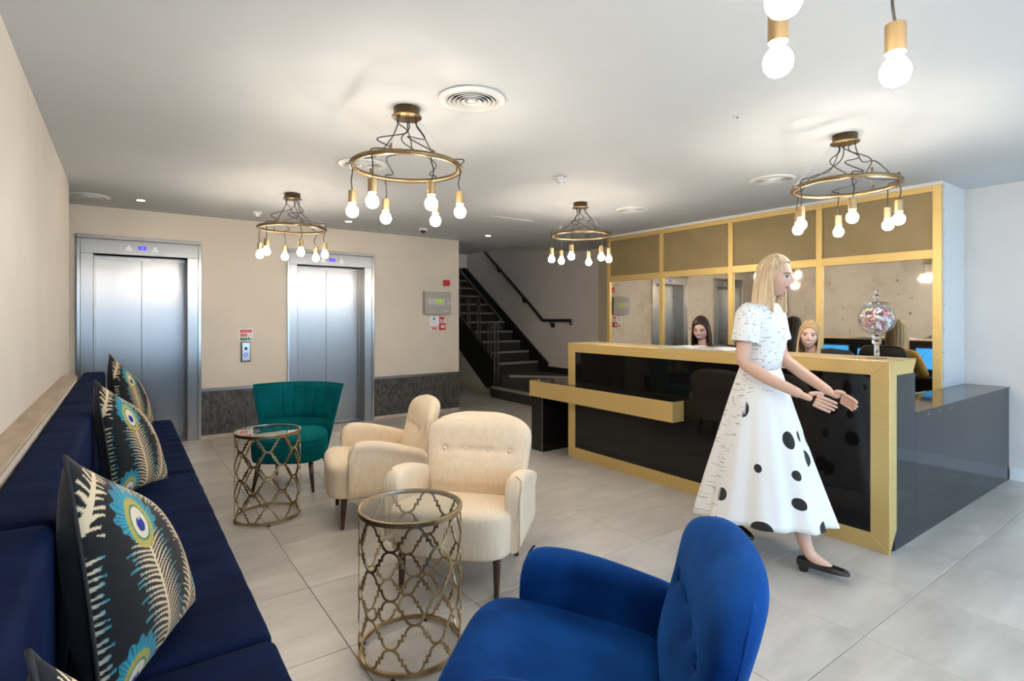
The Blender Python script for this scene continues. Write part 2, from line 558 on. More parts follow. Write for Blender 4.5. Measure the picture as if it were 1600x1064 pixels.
struct('wall_rear', 'warm taupe wall between stairwell and mirrored partition', MB().box(SX-0.012, SX+0.12, 5.33, 6.34, 0, CEIL), M['wall_taupe'])
struct('wall_corner', 'short return wall behind the mirrored partition', MB().box(RX, SX+0.12, 5.25, 5.33, 0, CEIL), M['wall_taupe'])
struct('trim_3', 'ceiling slab closing the top of the stairwell', MB().box(4.9, SX+0.12, 6.82, 11.72, 5.0, 5.1), M['wall_stair'])

# wall under the stair flight (triangular) with skirting
ust = [(7.78, 0.0), (11.55, 0.0), (11.55, 2.44), (8.12, 0.33)]

# ledge behind the bench: capped with tiles
struct('trim_4', 'low boxed ledge along the wall behind the blue bench', MB().box(LX, -0.282, WIN_Y, 5.17, 0, 0.905), M['wall_left'])
led = empty('trim_5', (0, 0, 0), 0, 'beige tiles capping the ledge behind the blue bench', None, None, 'structure')
y = 5.17
while y > -0.9:
    y0 = max(y-0.9, -1.0)
    MB().box(LX, -0.280, y0+0.0015, y-0.0015, 0.905, 0.922).build('tile', M['ledge'], led, bevel=0.002, seg=1)
    y = y0
    if y0 <= -0.9: break

# wainscot pieces on the lift wall
k = 6
for x0, x1, where in ((0.70, 1.602, 'between the two lifts'), (2.69, 3.985, 'right of the second lift')):
    struct('trim_%d' % k, 'mottled dark stone wainscot '+where, MB().box(x0, x1, LW-0.012, LW, 0.04, 0.529), M['dark_stone']); k += 1
    struct('trim_%d' % k, 'brushed steel strip capping the wainscot '+where, MB().box(x0, x1, LW-0.018, LW, 0.529, 0.562), M['steel_trim']); k += 1
    struct('baseboard_%s' % ('middle' if k < 9 else 'end'), 'pale stone skirting below the wainscot '+where, MB().box(x0, x1, LW-0.014, LW, 0.0, 0.04), M['skirting'])

# ---- street window wall behind the viewer
mb = MB()
mb.box(LX-0.1, RX+0.1, WIN_Y-0.1, WIN_Y, 2.42, CEIL)
mb.box(LX-0.1, LX+0.05, WIN_Y-0.1, WIN_Y, 0, 2.42)
mb.box(RX-0.05, RX+0.1, WIN_Y-0.1, WIN_Y, 0, 2.42)
struct('wall_front', 'street side wall with full height glazing', mb, M['wall_right'])
for i in range(4):
    x0 = LX+0.05+i*1.57; x1 = x0+1.57
    w = empty('window_%d' % (i+1), (x0, WIN_Y-0.05, 0), 0, 'tall street window pane number of the shopfront glazing', None, None, 'structure')
    w['label'] = ['street window nearest the blue bench', 'second street window from the bench', 'third street window from the bench', 'street window nearest the right wall'][i]
    mb = MB()
    mb.box(0, 0.05, -0.03, 0.03, 0, 2.42).box(1.52, 1.57, -0.03, 0.03, 0, 2.42).box(0.05, 1.52, -0.03, 0.03, 0, 0.08).box(0.05, 1.52, -0.03, 0.03, 2.36, 2.42)
    mb.build('window_frame', M['black_metal'], w)
    MB().box(0.05, 1.52, -0.004, 0.004, 0.08, 2.36).build('pane', M['window_glass'], w)
struct('pavement', 'grey pavement outside the street windows', MB().box(-12, 18, -9, WIN_Y-0.1, -0.25, -0.05), noisy('pavement', (0.38, 0.38, 0.37), (0.45, 0.445, 0.43), 4, 0.8))
facade_glass = simple('facade_glazing', (0.16, 0.24, 0.34), 0.1)
ob = empty('added_street_block', (3, -15, 0), 0, 'added pale building across the street, cutting daylight and tinting reflections', 'building')  # added unseen building: cuts level daylight, gives lift doors a bluish reflection
MB().box(-15, 15, -4, 0, -0.1, 7.5).build('facade', simple('facade_stone', (0.42, 0.48, 0.56), 0.8), ob)
for r in range(2):
    for c in range(9):
        MB().box(-14+c*3.1, -12.2+c*3.1, 0, 0.03, 0.9+r*3.4, 2.9+r*3.4).build('window', facade_glass, ob)
struct('road', 'dark road outside the street windows', MB().box(-12, 18, -18, -9, -0.3, -0.12), noisy('asphalt', (0.05, 0.05, 0.052), (0.07, 0.07, 0.072), 9, 0.85))

# ---- lifts
def lift(n, x0, x1, ox, lab, floor_no):
    """x0..x1 door opening, ox = (outer left, outer right) of the steel surround"""
    d = empty('door_%d' % n, ((x0+x1)/2, LW, 0), 0, lab, None, None, 'structure')
    hw = (x1-x0)/2
    l, r = ox[0]-(x0+x1)/2, ox[1]-(x0+x1)/2
    yd = 0.235
    for nm, a, b in (('door_panel', -hw, -0.0012), ('door_panel', 0.0012, hw)):
        MB().box(a, b, yd, yd+0.03, 0.012, 1.975).build(nm, M['steel'], d, bevel=0.002)
    MB().box(-hw, hw, yd-0.03, yd+0.06, 1.962, 2.0).build('door_track', M['steel_trim'], d)
    MB().box(-hw, hw, 0.02, yd+0.06, 0.0, 0.012).build('sill', M['grey_metal'], d)
    MB().box(-hw-0.1, hw+0.1, yd+0.06, yd+0.2, 0, 2.1).build('shaft_lining', M['black'], d)
    # jambs wrap the opening: face + reveal
    for sgn in (-1, 1):
        e = l if sgn < 0 else r
        a, b = sorted((sgn*hw, e-sgn*0.031))
        j = MB()
        j.box(a, b, -0.014, 0.0, 0, 1.998)
        a2, b2 = sorted((sgn*hw, sgn*(hw-0.003)))
        j.box(a2, b2, -0.014, yd-0.002, 0, 1.998)
        a3, b3 = sorted((sgn*(hw-0.003), sgn*(hw-0.014)))
        j.box(a3, b3, yd-0.055, yd-0.005, 0, 1.998)
        j.build('jamb', M['steel'], d, bevel=0.0015, seg=1)
        a, b = sorted((e, e-sgn*0.029))
        MB().box(a, b, -0.024, 0.0, 0, 2.146).build('edge_trim', M['steel_trim'], d, bevel=0.002, seg=1)
    h = MB().box(l+0.031, r-0.031, -0.016, 0.0, 2.0, 2.144).box(-hw, hw, 0.0, yd+0.03, 2.0, 2.004).build('header', M['steel'], d, bevel=0.0015, seg=1)
    MB().box(l, r, -0.034, 0.0, 2.148, 2.186).build('top_trim', M['steel_trim'], d, bevel=0.003)
    ds = MB().box(-0.037, 0.037, -0.019, -0.015, 2.055, 2.095).build('display', M['lcd_blue'], h)
    txt('floor_number', floor_no, 0.030, M['screen_white'], ds, (0, -0.0195, 2.074), (PI/2, 0, 0))
    for sx in (-0.115, 0.115):
        MB().prism([(sx-0.034, 2.043), (sx+0.034, 2.043), (sx, 2.108)], 1, -0.019, -0.015).build('arrow', M['label_white'], h)
lift(1, -0.25, 0.57, (-0.378, 0.699), 'left brushed steel lift with double sliding doors beside the blue bench', '0')
lift(2, 1.717, 2.563, (1.602, 2.688), 'right brushed steel lift with double sliding doors behind the teal chair', '1')

# ================================================================== STAIRS
RISE, RUN, Y3 = 0.181, 0.272, 7.89
st = empty('staircase', (5.7, 7.4, 0), 0, 'dark carpeted staircase with winder steps climbing past the lift wall', 'staircase')
def sbuild(mb, name, mat, parent, **kw):
    o = mb.build(name, mat, parent, **kw)
    return o
uw = MB().prism([(7.90-7.4, 0.0), (11.55-7.4, 0.0), (11.55-7.4, 2.22), (7.95-7.4, 0.0)], 0, 5.272-5.7, 5.33-5.7).build('understair_panel', M['wall'], st)
uw['label'] = 'triangular beige panel closing the space under the flight'
MB().box(5.257-5.7, 5.272-5.7, 8.0-7.4, 11.5-7.4, 0, 0.09).build('skirting', M['skirting'], uw)
def rel(poly): return [(x-5.7, y-7.4) for x, y in poly]
s1 = [(5.06, 6.35), (6.27, 6.35), (6.27, 8.3), (5.30, 8.3), (5.30, 7.72), (5.06, 7.66)]
s2 = [(5.26, 7.60), (6.27, 6.55), (6.27, 8.3), (5.30, 8.3)]
def nose(mb, a, b, z, w=0.045):
    """pale nosing strip along the edge a-b at height z"""
    a = Vector((a[0]-5.7, a[1]-7.4, z)); b = Vector((b[0]-5.7, b[1]-7.4, z))
    t = (b-a).normalized(); nrm = Vector((-t.y, t.x, 0))
    o = -nrm*0.006
    vs = []
    for p in (a, b):
        for q, dz in ((o, -0.032), (o, 0.004), (nrm*w, 0.004), (nrm*w, -0.032)):
            vs.append(p+q+Vector((0, 0, dz)))
    mb.add(vs, [(0, 1, 5, 4), (1, 2, 6, 5), (2, 3, 7, 6), (3, 0, 4, 7), (0, 3, 2, 1), (4, 5, 6, 7)])
    return mb
p = MB().prism(rel(s1), 2, 0, RISE).build('step', M['dark_carpet'], st)
nose(MB(), (5.06, 7.66), (5.06, 6.35), RISE).build('nosing', M['nosing'], p)
p = MB().prism(rel(s2), 2, RISE, 2*RISE).build('step', M['dark_carpet'], st)
nose(MB(), (5.34, 7.52), (6.27, 6.55), 2*RISE).build('nosing', M['nosing'], p)
for k in range(3, 16):
    y0 = Y3+(k-3)*RUN
    z1 = k*RISE
    p = MB().box(5.34-5.7, 6.25-5.7, y0-7.4, y0+RUN+0.02-7.4, z1-RISE, z1).build('step', M['dark_carpet'], st)
    nose(MB(), (5.34, y0), (6.25, y0), z1).build('nosing', M['nosing'], p)
y15 = Y3+12*RUN
MB().box(5.3-5.7, 6.27-5.7, y15+RUN-7.4, 11.58-7.4, 15*RISE-0.2, 15*RISE).build('landing', M['dark_carpet'], st)
# strings
def string(x0, x1, dz0, dz1, ya, yb):
    f = lambda y: 3*RISE+(y-Y3)/RUN*RISE
    return MB().prism([(ya-7.4, f(ya)+dz0), (yb-7.4, f(yb)+dz0), (yb-7.4, f(yb)+dz1), (ya-7.4, f(ya)+dz1)], 0, x0-5.7, x1-5.7)
mb = string(6.25, 6.285, -0.35, 0.17, 7.62, 11.4)
mb.box(6.25-5.7, 6.285-5.7, 6.92-7.4, 7.64-7.4, 2*RISE-0.05, 2*RISE+0.10)
mb.build('wall_string', M['black'], st)
string(5.27, 5.345, -0.62, 0.03, 7.74, 11.4).build('outer_string', M['black'], st)

# wall handrail
hr = empty('wall_handrail', (6.21, 7.7, 1.3), 0, 'black tubular handrail fixed to the taupe stairwell wall', 'handrail')
MB().tube(crom([(0, -0.76, -0.0), (0, -0.55, 0), (0, -0.05, 0.0), (0, 0.04, 0.03), (0, 0.5, 0.38), (0, 2.1, 1.55)], 6), 0.026, 12).build('rail', M['black_metal'], hr, smooth=True)
MB().tube([(0, -0.76, 0), (0, -0.765, -0.085)], 0.012, 8).build('rail_end', M['black_metal'], hr, smooth=True)
for yy, zz in ((-0.22, 0.0), (0.62, 0.46), (1.5, 1.11)):
    b = MB().tube([(0.0, yy, zz-0.02), (0.005, yy, zz-0.07), (0.07, yy, zz-0.085)], 0.009, 8)
    b.box(0.045, 0.078, yy-0.035, yy+0.035, zz-0.13, zz-0.05)
    b.build('bracket', M['black'], hr)

# balustrade on the open side
bl = empty('balustrade', (5.2-5.7, 7.72-7.4, 0), 0, 'grey metal balustrade with double newel and paired balusters')
bl.parent = st
f = lambda y: 3*RISE+(y-Y3)/RUN*RISE
for dx in (-0.035, 0.035):
    MB().box(dx-0.014, dx+0.014, -0.014, 0.014, 0, 1.25).build('newel', M['grey_metal'], bl)
MB().box(-0.075, 0.085, -0.02, 0.02, 1.10, 1.115).box(-0.075, 0.085, -0.02, 0.02, 1.215, 1.23).box(-0.078, -0.064, -0.02, 0.02, 1.10, 1.23).box(0.074, 0.088, -0.02, 0.02, 1.10, 1.23).build('newel_collar', M['grey_metal'], bl)
pts = [(-0.03, -0.09, 1.27), (0.03, -0.11, 1.275), (0.075, -0.05, 1.30)]
pts += [(0.09, y-7.72, f(y)+0.90) for y in (7.86, 8.3, 9.2, 10.2, 11.2)]
MB().tube(crom(pts, 6), 0.024, 12).build('rail', M['grey_metal'], bl, smooth=True)
k = 0
for i in range(9):
    y = 8.02+i*0.36
    for dy in (0, 0.09):
        yy = y+dy
        MB().box(0.08, 0.10, yy-7.72-0.009, yy-7.72+0.009, f(yy)-0.45, f(yy)+(0.74 if i % 2 else 0.60)).build('baluster', M['grey_metal'], bl)
    zt = f(y)+(0.74 if i % 2 else 0.60)
    MB().box(0.08, 0.10, y-7.72-0.009, y+0.09-7.72+0.009, zt-0.02, zt).build('baluster_link', M['grey_metal'], bl)
for i in (1, 4, 7):
    y = 8.02+i*0.36
    MB().box(0.08, 0.10, y-7.72+0.03, y-7.72+0.06, f(y)+0.60, f(y+.05)+0.88).build('rail_post', M['grey_metal'], bl)

# unseen lamp added above the landing to brighten the dim stairwell
up = empty('added_stair_lamp', (5.7, 10.9, 4.95), 0, 'added unseen round lamp brightening the stairwell from above', 'ceiling lamp')
MB().lathe([(0.0, -0.06), (0.12, -0.05), (0.15, -0.02), (0.15, 0.0)], 24).build('diffuser', emit('added_stair_lamp_glow', (0.85, 0.92, 1.0), 24.0), up, smooth=True)
MB().lathe([(0.15, -0.015), (0.165, -0.012), (0.165, 0.05), (0.0, 0.05)], 24).build('base', M['white_plastic'], up)
# ================================================================== RECEPTION
# mirrored partition: white block, gold frame, antique mirror panes and woven gold panels
CY = [1.552, 2.515, 3.452, 4.40, 5.33]        # stile centres / edges
struct('wall_partition', 'full height white partition block carrying the mirrors', MB().box(PX+0.012, RX+0.001, 1.552, 5.33, 0, CEIL), M['white'])
pm = empty('mirror_screen', (PX, 3.44, 0), 0, 'gold framed antique mirror screen behind the reception desk', 'mirror')
def rb(mb, x0, x1, y0, y1, z0, z1): return mb.box(x0-PX, x1-PX, y0-3.44, y1-3.44, z0, z1)
for i in range(4):
    y0, y1 = CY[i], CY[i+1]
    rb(MB(), PX+0.004, PX+0.010, y0+0.02, y1-0.02, 0.12, 1.845).build('mirror_pane', M['mirror'], pm)
    rb(MB(), PX+0.002, PX+0.010, y0+0.02, y1-0.02, 1.91, 2.40).build('woven_panel', M['bronze_fabric'], pm)
    w0 = 0.062 if i == 0 else 0.027
    w1 = 0.05 if i == 3 else 0.027
    for z0, z1 in ((1.841, 1.917), (2.395, 2.447)):
        rb(MB(), PX-0.016, PX+0.011, y0+w0, y1-w1, z0, z1).build('rail', M['gold'], pm, bevel=0.0015, seg=1)
for i, y in enumerate(CY):
    a, b = (y, y+0.062) if i == 0 else ((y-0.05, y) if i == 4 else (y-0.027, y+0.027))
    rb(MB(), PX-0.018, PX+0.011, a, b, 0.10, 2.447).build('stile', M['gold'], pm, bevel=0.0015, seg=1)
struct('trim_10', 'white strip above the gold framed mirror screen', MB().box(PX-0.006, PX+0.012, 1.552, 5.33, 2.447, CEIL), M['white'])
# narrow edge strip with screws on the end of the partition
es = empty('trim_11', (PX, 1.55, 0), 0, 'narrow pale edging strip with screws at the end of the partition', None, None, 'structure')
MB().box(0.002, 0.032, -0.004, 0.002, 0.775, CEIL-0.002).build('strip', M['wall_right'], es)
for k in range(9):
    z = 0.87+k*0.195
    o = MB().lathe([(0.0, 0.0), (0.006, 0.0005), (0.0065, 0.002)], 10).build('screw', M['black_metal'], es)
    o.location = (0.017, -0.006, z); o.rotation_euler = (-PI/2, 0, 0)

# ---- reception desk
FX, BX, Y0, Y1, CH = 3.54, 3.94, 1.25, 3.99, 1.103
dk = empty('reception_desk', (FX, (Y0+Y1)/2, 0), 0, 'long black glass reception desk framed in brushed gold', 'reception desk')
ym = (Y0+Y1)/2
def q(mb, x0, x1, y0, y1, z0, z1): return mb.box(x0-FX, x1-FX, y0-ym, y1-ym, z0, z1)
q(MB(), FX+0.012, BX, Y0+0.012, Y1-0.012, 0.0, CH-0.012).build('carcass', M['black'], dk)
q(MB(), FX+0.006, FX+0.014, Y0+0.09, Y1-0.09, 0.09, CH-0.075).build('glass_front', M['black_gloss'], dk)
def gold_front(poly, name):
    MB().prism([(a-ym, b) for a, b in poly], 0, 0.0, 0.02).build(name, M['gold'], dk, bevel=0.001, seg=1)
e = 0.0006
zi0, zi1, w = 0.098, CH-0.085, 0.098
gold_front([(Y0, CH-0.004), (Y1, CH-0.004), (Y1-w+e, zi1), (Y0+w-e, zi1)], 'frame_rail')
gold_front([(Y0, 0.0), (Y1, 0.0), (Y1-w+e, zi0), (Y0+w-e, zi0)], 'frame_rail')
gold_front([(Y0, 0.002), (Y0, CH-0.006), (Y0+w, zi1-e), (Y0+w, zi0+e)], 'frame_stile')
gold_front([(Y1, 0.002), (Y1, CH-0.006), (Y1-w, zi1-e), (Y1-w, zi0+e)], 'frame_stile')
# gold returns on both ends
for ye, s in ((Y0, 1), (Y1, -1)):
    a, b = sorted((ye-s*0.0015, ye+s*0.012))
    mb = MB().prism([(0.0015, 0.0), (0.0015, CH-0.006), (w, zi1), (w, 0.125)], 1, a-ym, b-ym)
    mb.build('end_stile', M['gold'], dk, bevel=0.001, seg=1)
    MB().prism([(0.0035, CH-0.0042), (BX-FX, CH-0.0042), (BX-FX-0.055, zi1), (w, zi1)], 1, a-ym, b-ym).build('end_rail', M['gold'], dk, bevel=0.001, seg=1)
    MB().box(w-0.01, BX-FX, (a+b)/2-ym, (a+b)/2+0.005-ym, 0.0, CH-0.08).build('end_panel', M['grey_gloss'], dk)
q(MB(), FX, BX, Y0, Y1, CH-0.0035, CH).build('counter_top', M['gold_top'], dk, bevel=0.001, seg=1)
q(MB(), BX-0.001, BX+0.004, Y0+0.02, Y1-0.02, 0.02, CH-0.02).build('back_panel', M['black'], dk)

# low wing closing the right hand end, up to the side wall
wg = empty('desk_wing', (4.98, Y0, 0), 0, 'low grey gloss wing joining the reception desk to the side wall', 'counter')
MB().box(BX-4.98+0.0055, RX-4.98, 0.006, 0.30, 0.0, 0.765).build('body', M['grey_gloss'], wg)
MB().box(BX-4.98+0.0055, RX-4.98, 0.0, 0.301, 0.765, 0.772).build('wing_top', M['grey_gloss'], wg)
MB().box(BX-4.98+0.006, PX-4.98-0.35, 0.30, 0.32, 0.75, 0.774).build('edge_strip', M['nosing'], wg)
for xx in (4.16, 4.36, 4.56, 4.61, 5.05, 5.66):
    o = MB().lathe([(0.0, 0.0), (0.005, 0.0005), (0.0055, 0.002)], 10).build('screw', M['wire'], wg)
    o.location = (xx-4.98, 0.0055, 0.738); o.rotation_euler = (PI/2, 0, 0)

# low projecting shelf with black leg
sh = empty('desk_shelf', (3.40, 3.5, 0), 0, 'low gold edged shelf projecting from the front of the reception desk', 'shelf')
sx0, sx1, sy0, sy1 = 3.40, FX, 2.64, 4.43
MB().box(0.0, 0.006, sy0-3.5, sy1-3.5, 0.548, 0.705).build('gold_fascia', M['gold'], sh, bevel=0.001, seg=1)
for a, b in ((sy0, sy0+0.006), (sy1-0.006, sy1)):
    MB().box(0.006, sx1-sx0-0.001, a-3.5, b-3.5, 0.548, 0.705).build('end_cap', M['gold'], sh)
mb = MB().box(0.006, sx1-sx0-0.001, sy0+0.006-3.5, sy1-0.006-3.5, 0.56, 0.700)
mb.box(sx1-sx0-0.001, 0.52, 4.00-3.5, sy1-0.006-3.5, 0.56, 0.700)
mb.build('shelf_board', M['black_gloss_brown'], sh)
MB().box(0.02, 0.50, 4.24-3.5, 4.42-3.5, 0.0, 0.56).build('leg', M['black_gloss_brown'], sh)
MB().box(0.012, 0.02, 4.235-3.5, 4.243-3.5, 0.0, 0.56).build('leg_edge', M['grey_metal'], sh)

# ---- inner work desk, monitors, phone stand
wd = empty('work_desk', (4.14, 2.7, 0), 0, 'staff work desk behind the reception counter', 'desk')
MB().box(-0.19, 0.17, -1.05, 1.2, 0.715, 0.74).build('desk_top', simple('desk_laminate', (0.05, 0.045, 0.04), 0.4), wd, bevel=0.002)
for yy in (-1.0, 0.1, 1.15):
    MB().box(-0.18, 0.15, yy-0.015, yy+0.015, 0.0, 0.715).build('side_panel', M['black'], wd)
def monitor(y, lab, first=None):
    m = empty('monitor', (4.08, y, 0.7401), 0, lab, 'monitor', 'computer monitors on the staff desk')
    MB().box(-0.014, 0.014, -0.20, 0.20, 0.055, 0.295).build('casing', M['black'], m, bevel=0.004)
    s = MB().box(0.0142, 0.0152, -0.19, 0.19, 0.07, 0.285).build('screen', M['screen'], m)
    MB().box(0.0153, 0.0156, -0.12, 0.04, 0.14, 0.19).build('window', M['screen_white'], s)
    MB().box(-0.03, -0.012, -0.025, 0.025, 0.008, 0.2).build('neck', M['black'], m)
    MB().lathe([(0.0, 0.0), (0.10, 0.0), (0.10, 0.006), (0.0, 0.009)], 24).build('base', M['black'], m)
    return m
monitor(1.98, 'black monitor with blue screen in front of the blonde receptionist')
monitor(3.02, 'black monitor with blue screen in front of the dark haired receptionist')
t = empty('tablet', (4.07, 2.68, 0.7401), 0, 'small upright tablet with a blue screen between the two monitors', 'tablet')
MB().prism([(-0.03, 0.0), (0.02, 0.0), (-0.005, 0.27), (-0.017, 0.27)], 1, -0.07, 0.07).build('casing', M['black'], t)
MB().prism([(0.0205, 0.10), (0.0225, 0.10), (-0.0035, 0.255), (-0.0055, 0.255)], 1, -0.06, 0.06).build('screen', M['screen'], t)

def office_chair(loc, rz, lab):
    c = empty('office_chair', loc, rz, lab, 'chair', 'black office chairs behind the desk')
    # faces -y
    rings = []
    for i in range(9):
        t = i/8
        z = 0.52+0.57*t
        wv = (0.205+0.045*sin(PI*min(1, t*1.2)))*(1.0 if i < 8 else 0.86)
        rings.append(sring((0, 0.235+0.05*t+0.03*sin(PI*t), z), wv, 0.028 if 0 < i < 8 else 0.018, 24, 3.2))
    mb = MB().loft(rings)
    mb.v = [(x, y-0.55*x*x, z) for x, y, z in mb.v]
    mb.build('backrest', M['black'], c, smooth=True, subsurf=1)
    rings = [sring((0, 0.0, z), a, b, 24, 3) for z, a, b in ((0.385, 0.19, 0.19), (0.395, 0.235, 0.23), (0.425, 0.245, 0.24), (0.44, 0.225, 0.22), (0.446, 0.16, 0.16))]
    MB().loft(rings).build('seat', M['black_cloth'], c, smooth=True, subsurf=1)
    MB().tube([(0, 0.10, 0.385), (0, 0.26, 0.39), (0, 0.285, 0.50), (0, 0.27, 0.62)], 0.022, 10).build('back_bracket', M['black'], c, smooth=True)
    for s in (-1, 1):
        MB().tube(crom([(s*0.22, 0.04, 0.44), (s*0.285, 0.05, 0.46), (s*0.29, 0.06, 0.62)], 5), 0.014, 8).box(s*0.29-0.03, s*0.29+0.03, -0.09, 0.14, 0.62, 0.645).build('armrest', M['black'], c, bevel=0.004)
    MB().lathe([(0.025, 0.09), (0.025, 0.28), (0.017, 0.28), (0.017, 0.39)], 16).build('gas_stem', M['grey_metal'], c, smooth=False)
    for k in range(5):
        a = 2*PI*k/5+0.3
        MB().tube([(0.02*cos(a), 0.02*sin(a), 0.115), (0.27*cos(a), 0.27*sin(a), 0.075)], [0.024, 0.016], 8).build('base_arm', M['black'], c)
        o = MB().lathe([(0.0, -0.02), (0.024, -0.018), (0.03, -0.008), (0.03, 0.008), (0.024, 0.018), (0.0, 0.02)], 14).build('castor', M['black'], c, smooth=True)
        o.location = (0.275*cos(a), 0.275*sin(a), 0.031); o.rotation_euler = (0, PI/2, a+PI/2)
    return c
office_chair((4.66, 2.18, 0), -PI/2, 'black office chair in which the blonde receptionist sits')
office_chair((4.66, 3.22, 0), -PI/2, 'black office chair in which the dark haired receptionist sits')

# ---- open visitor book on the counter
bk = empty('open_book', (3.70, 2.60, CH), 0.0, 'open white visitor book lying on the reception counter', 'book')
for s in (-1, 1):
    rings = []
    for i in range(9):
        t = i/8
        yv = s*(0.004+0.29*t)
        zt = 0.006+0.016*math.sqrt(max(0, t*(1-t)))*1.6+0.004*(1-t)
        rings.append([(-0.13, yv, 0.002), (0.13, yv, 0.002), (0.13, yv, zt), (-0.13, yv, zt)])
    MB().loft(rings).build('page_block', M['label_white'], bk)
MB().box(-0.137, 0.137, -0.302, 0.302, 0.0, 0.002).build('cover', M['black'], bk)
o = MB().box(-0.10, 0.04, -0.17, -0.05, 0.0195, 0.0215).build('photo', simple('page_print', (0.25, 0.2, 0.17), 0.5), bk)
MB().tube([(-0.08, 0.02, 0.031), (0.05, 0.06, 0.031)], 0.004, 8).build('pen', M['black'], bk)
# ================================================================== PENDANT LAMPS
def pendant():
    p = empty('pendant_lamp', (0, 0, CEIL))
    MB().lathe([(0.0, -0.052), (0.078, -0.052), (0.080, -0.050), (0.080, -0.046), (0.068, -0.044), (0.068, 0.0)], 32).build('ceiling_rose', M['brass'], p, smooth=True, auto=None)
    zr = -0.318
    R = 0.285
    mb = MB()
    mb.tube([(R*cos(a), R*sin(a), zr) for a in [2*PI*k/72 for k in range(72)]], 0.0140, 12, closed=True)
    mb.build('ring', M['brass'], p, smooth=True)
    rng = random.Random(5)
    for k in range(3):                                # suspension wires with little posts on the ring
        a = math.radians(-10+120*k)
        MB().tube([(0.06*cos(a), 0.06*sin(a), -0.045), (R*cos(a), R*sin(a), zr+0.03)], 0.0007, 5).build('suspension_wire', M['wire'], p)
        MB().lathe([(0.006, 0.0), (0.006, 0.032), (0.0, 0.034)], 10, (R*cos(a), R*sin(a), zr+0.008)).build('wire_post', M['brass'], p)
    for k in range(6):
        a = math.radians(-30+60*k)
        x, y = R*cos(a), R*sin(a)
        drop = 0.0
        zs = zr-0.125+rng.uniform(-.008, .008)
        b = a+rng.uniform(-0.9, 0.9)
        c0 = (0.055*cos(b), 0.055*sin(b), -0.05)
        sd = rng.choice((-1, 1))
        pxy = lambda r, da, z: (r*cos(a+da), r*sin(a+da), z)
        pts = [c0, (c0[0]*1.05, c0[1]*1.05, -0.09), pxy(rng.uniform(.07, .15), sd*rng.uniform(.5, .9), rng.uniform(-.19, -.14)), pxy(rng.uniform(.16, .24), -sd*rng.uniform(.1, .6), rng.uniform(-.27, -.22)),
               pxy(R+rng.uniform(-.06, .03), sd*rng.uniform(0.1, .35), zr+0.035), pxy(R+0.004, 0, zr+0.02), pxy(R, 0, zr-0.03), pxy(R+rng.uniform(-.012, .012), sd*.03, zr-.08), (x, y, zs)]
        MB().tube(crom(pts, 7), 0.0032, 7).build('cable', M['cable'], p, smooth=True)
        s = MB().lathe([(0.0, 0.004), (0.006, 0.004), (0.006, 0.0), (0.0205, 0.0), (0.0215, -0.001), (0.0215, -0.066), (0.0195, -0.066), (0.0195, -0.06), (0.0, -0.06)], 24, (0, 0, 0)).build('socket', M['brass_socket'], p, smooth=True)
        edge_sharp(s.data, 0.6)
        s.location = (x, y, zs)
        bu = MB().lathe([(0.0150, -0.058), (0.0155, -0.072), (0.0165, -0.079), (0.0240, -0.087), (0.0298, -0.098), (0.0318, -0.110), (0.0295, -0.123), (0.0230, -0.134), (0.0125, -0.1405), (0.0, -0.142)], 20).build('bulb', M['bulb'], s, smooth=True)
    return p
PG = 'brass ring pendant lamps on the ceiling'
pd0 = pendant()
spots = [((1.235, 2.69), 'largest whole brass ring pendant, hanging above the cream armchairs'),
         ((1.246, 5.154), 'brass ring pendant hanging in front of the second lift'),
         ((3.636, 3.917), 'brass ring pendant hanging before the stairwell at the far end of the desk'),
         ((3.602, 1.511), 'brass ring pendant hanging above the candy jar end of the desk'),
         ((1.195, 0.355), 'nearest pendant, only its lit bulbs showing at the top edge above the blue armchair')]
for i, ((x, y), lab) in enumerate(spots):
    p = pd0 if i == 0 else copy_tree(pd0, (x, y, CEIL), 0)
    p.location = (x, y, CEIL)
    tag(p, lab, 'pendant lamp', PG)

# ================================================================== CEILING FITTINGS
def diffuser():
    d = empty('air_diffuser', (0, 0, CEIL))
    MB().lathe([(0.120, 0.004), (0.128, -0.012), (0.150, -0.010), (0.172, -0.003), (0.174, 0.0), (0.13, 0.004)], 48, close=True).build('flange', M['white_plastic'], d, smooth=True)
    for r in (0.108, 0.086, 0.064, 0.042):
        MB().lathe([(r-0.012, 0.002), (r+0.012, -0.016), (r+0.014, -0.014), (r-0.010, 0.004)], 40, close=True).build('cone_ring', M['white_plastic'], d, smooth=True)
    MB().lathe([(0.0, -0.012), (0.022, -0.010), (0.026, -0.004), (0.0, 0.0)], 24).build('centre_disc', M['white_plastic'], d, smooth=True)
    MB().lathe([(0.0, 0.0015), (0.125, 0.0015)], 32).build('dark_throat', M['lens'], d)
    return d
d0 = diffuser()
for i, ((x, y), lab) in enumerate([((1.454, 2.381), 'white round ceiling air diffuser beside the middle pendant'), ((1.424, 3.858), 'white round ceiling air diffuser half hidden behind the middle pendant ring'),
                                   ((4.276, 2.336), 'white round ceiling air diffuser near the pendant over the candy jar'), ((4.293, 3.84), 'white round ceiling air diffuser between the desk pendants, near the mirrors'),
                                   ((-0.27, 6.33), 'shaded round ceiling air diffuser in the corner above the left lift')]):
    d = d0 if i == 0 else copy_tree(d0, (x, y, CEIL), 0)
    d.location = (x, y, CEIL-0.004)
    tag(d, lab, 'air vent', 'round ceiling diffusers')

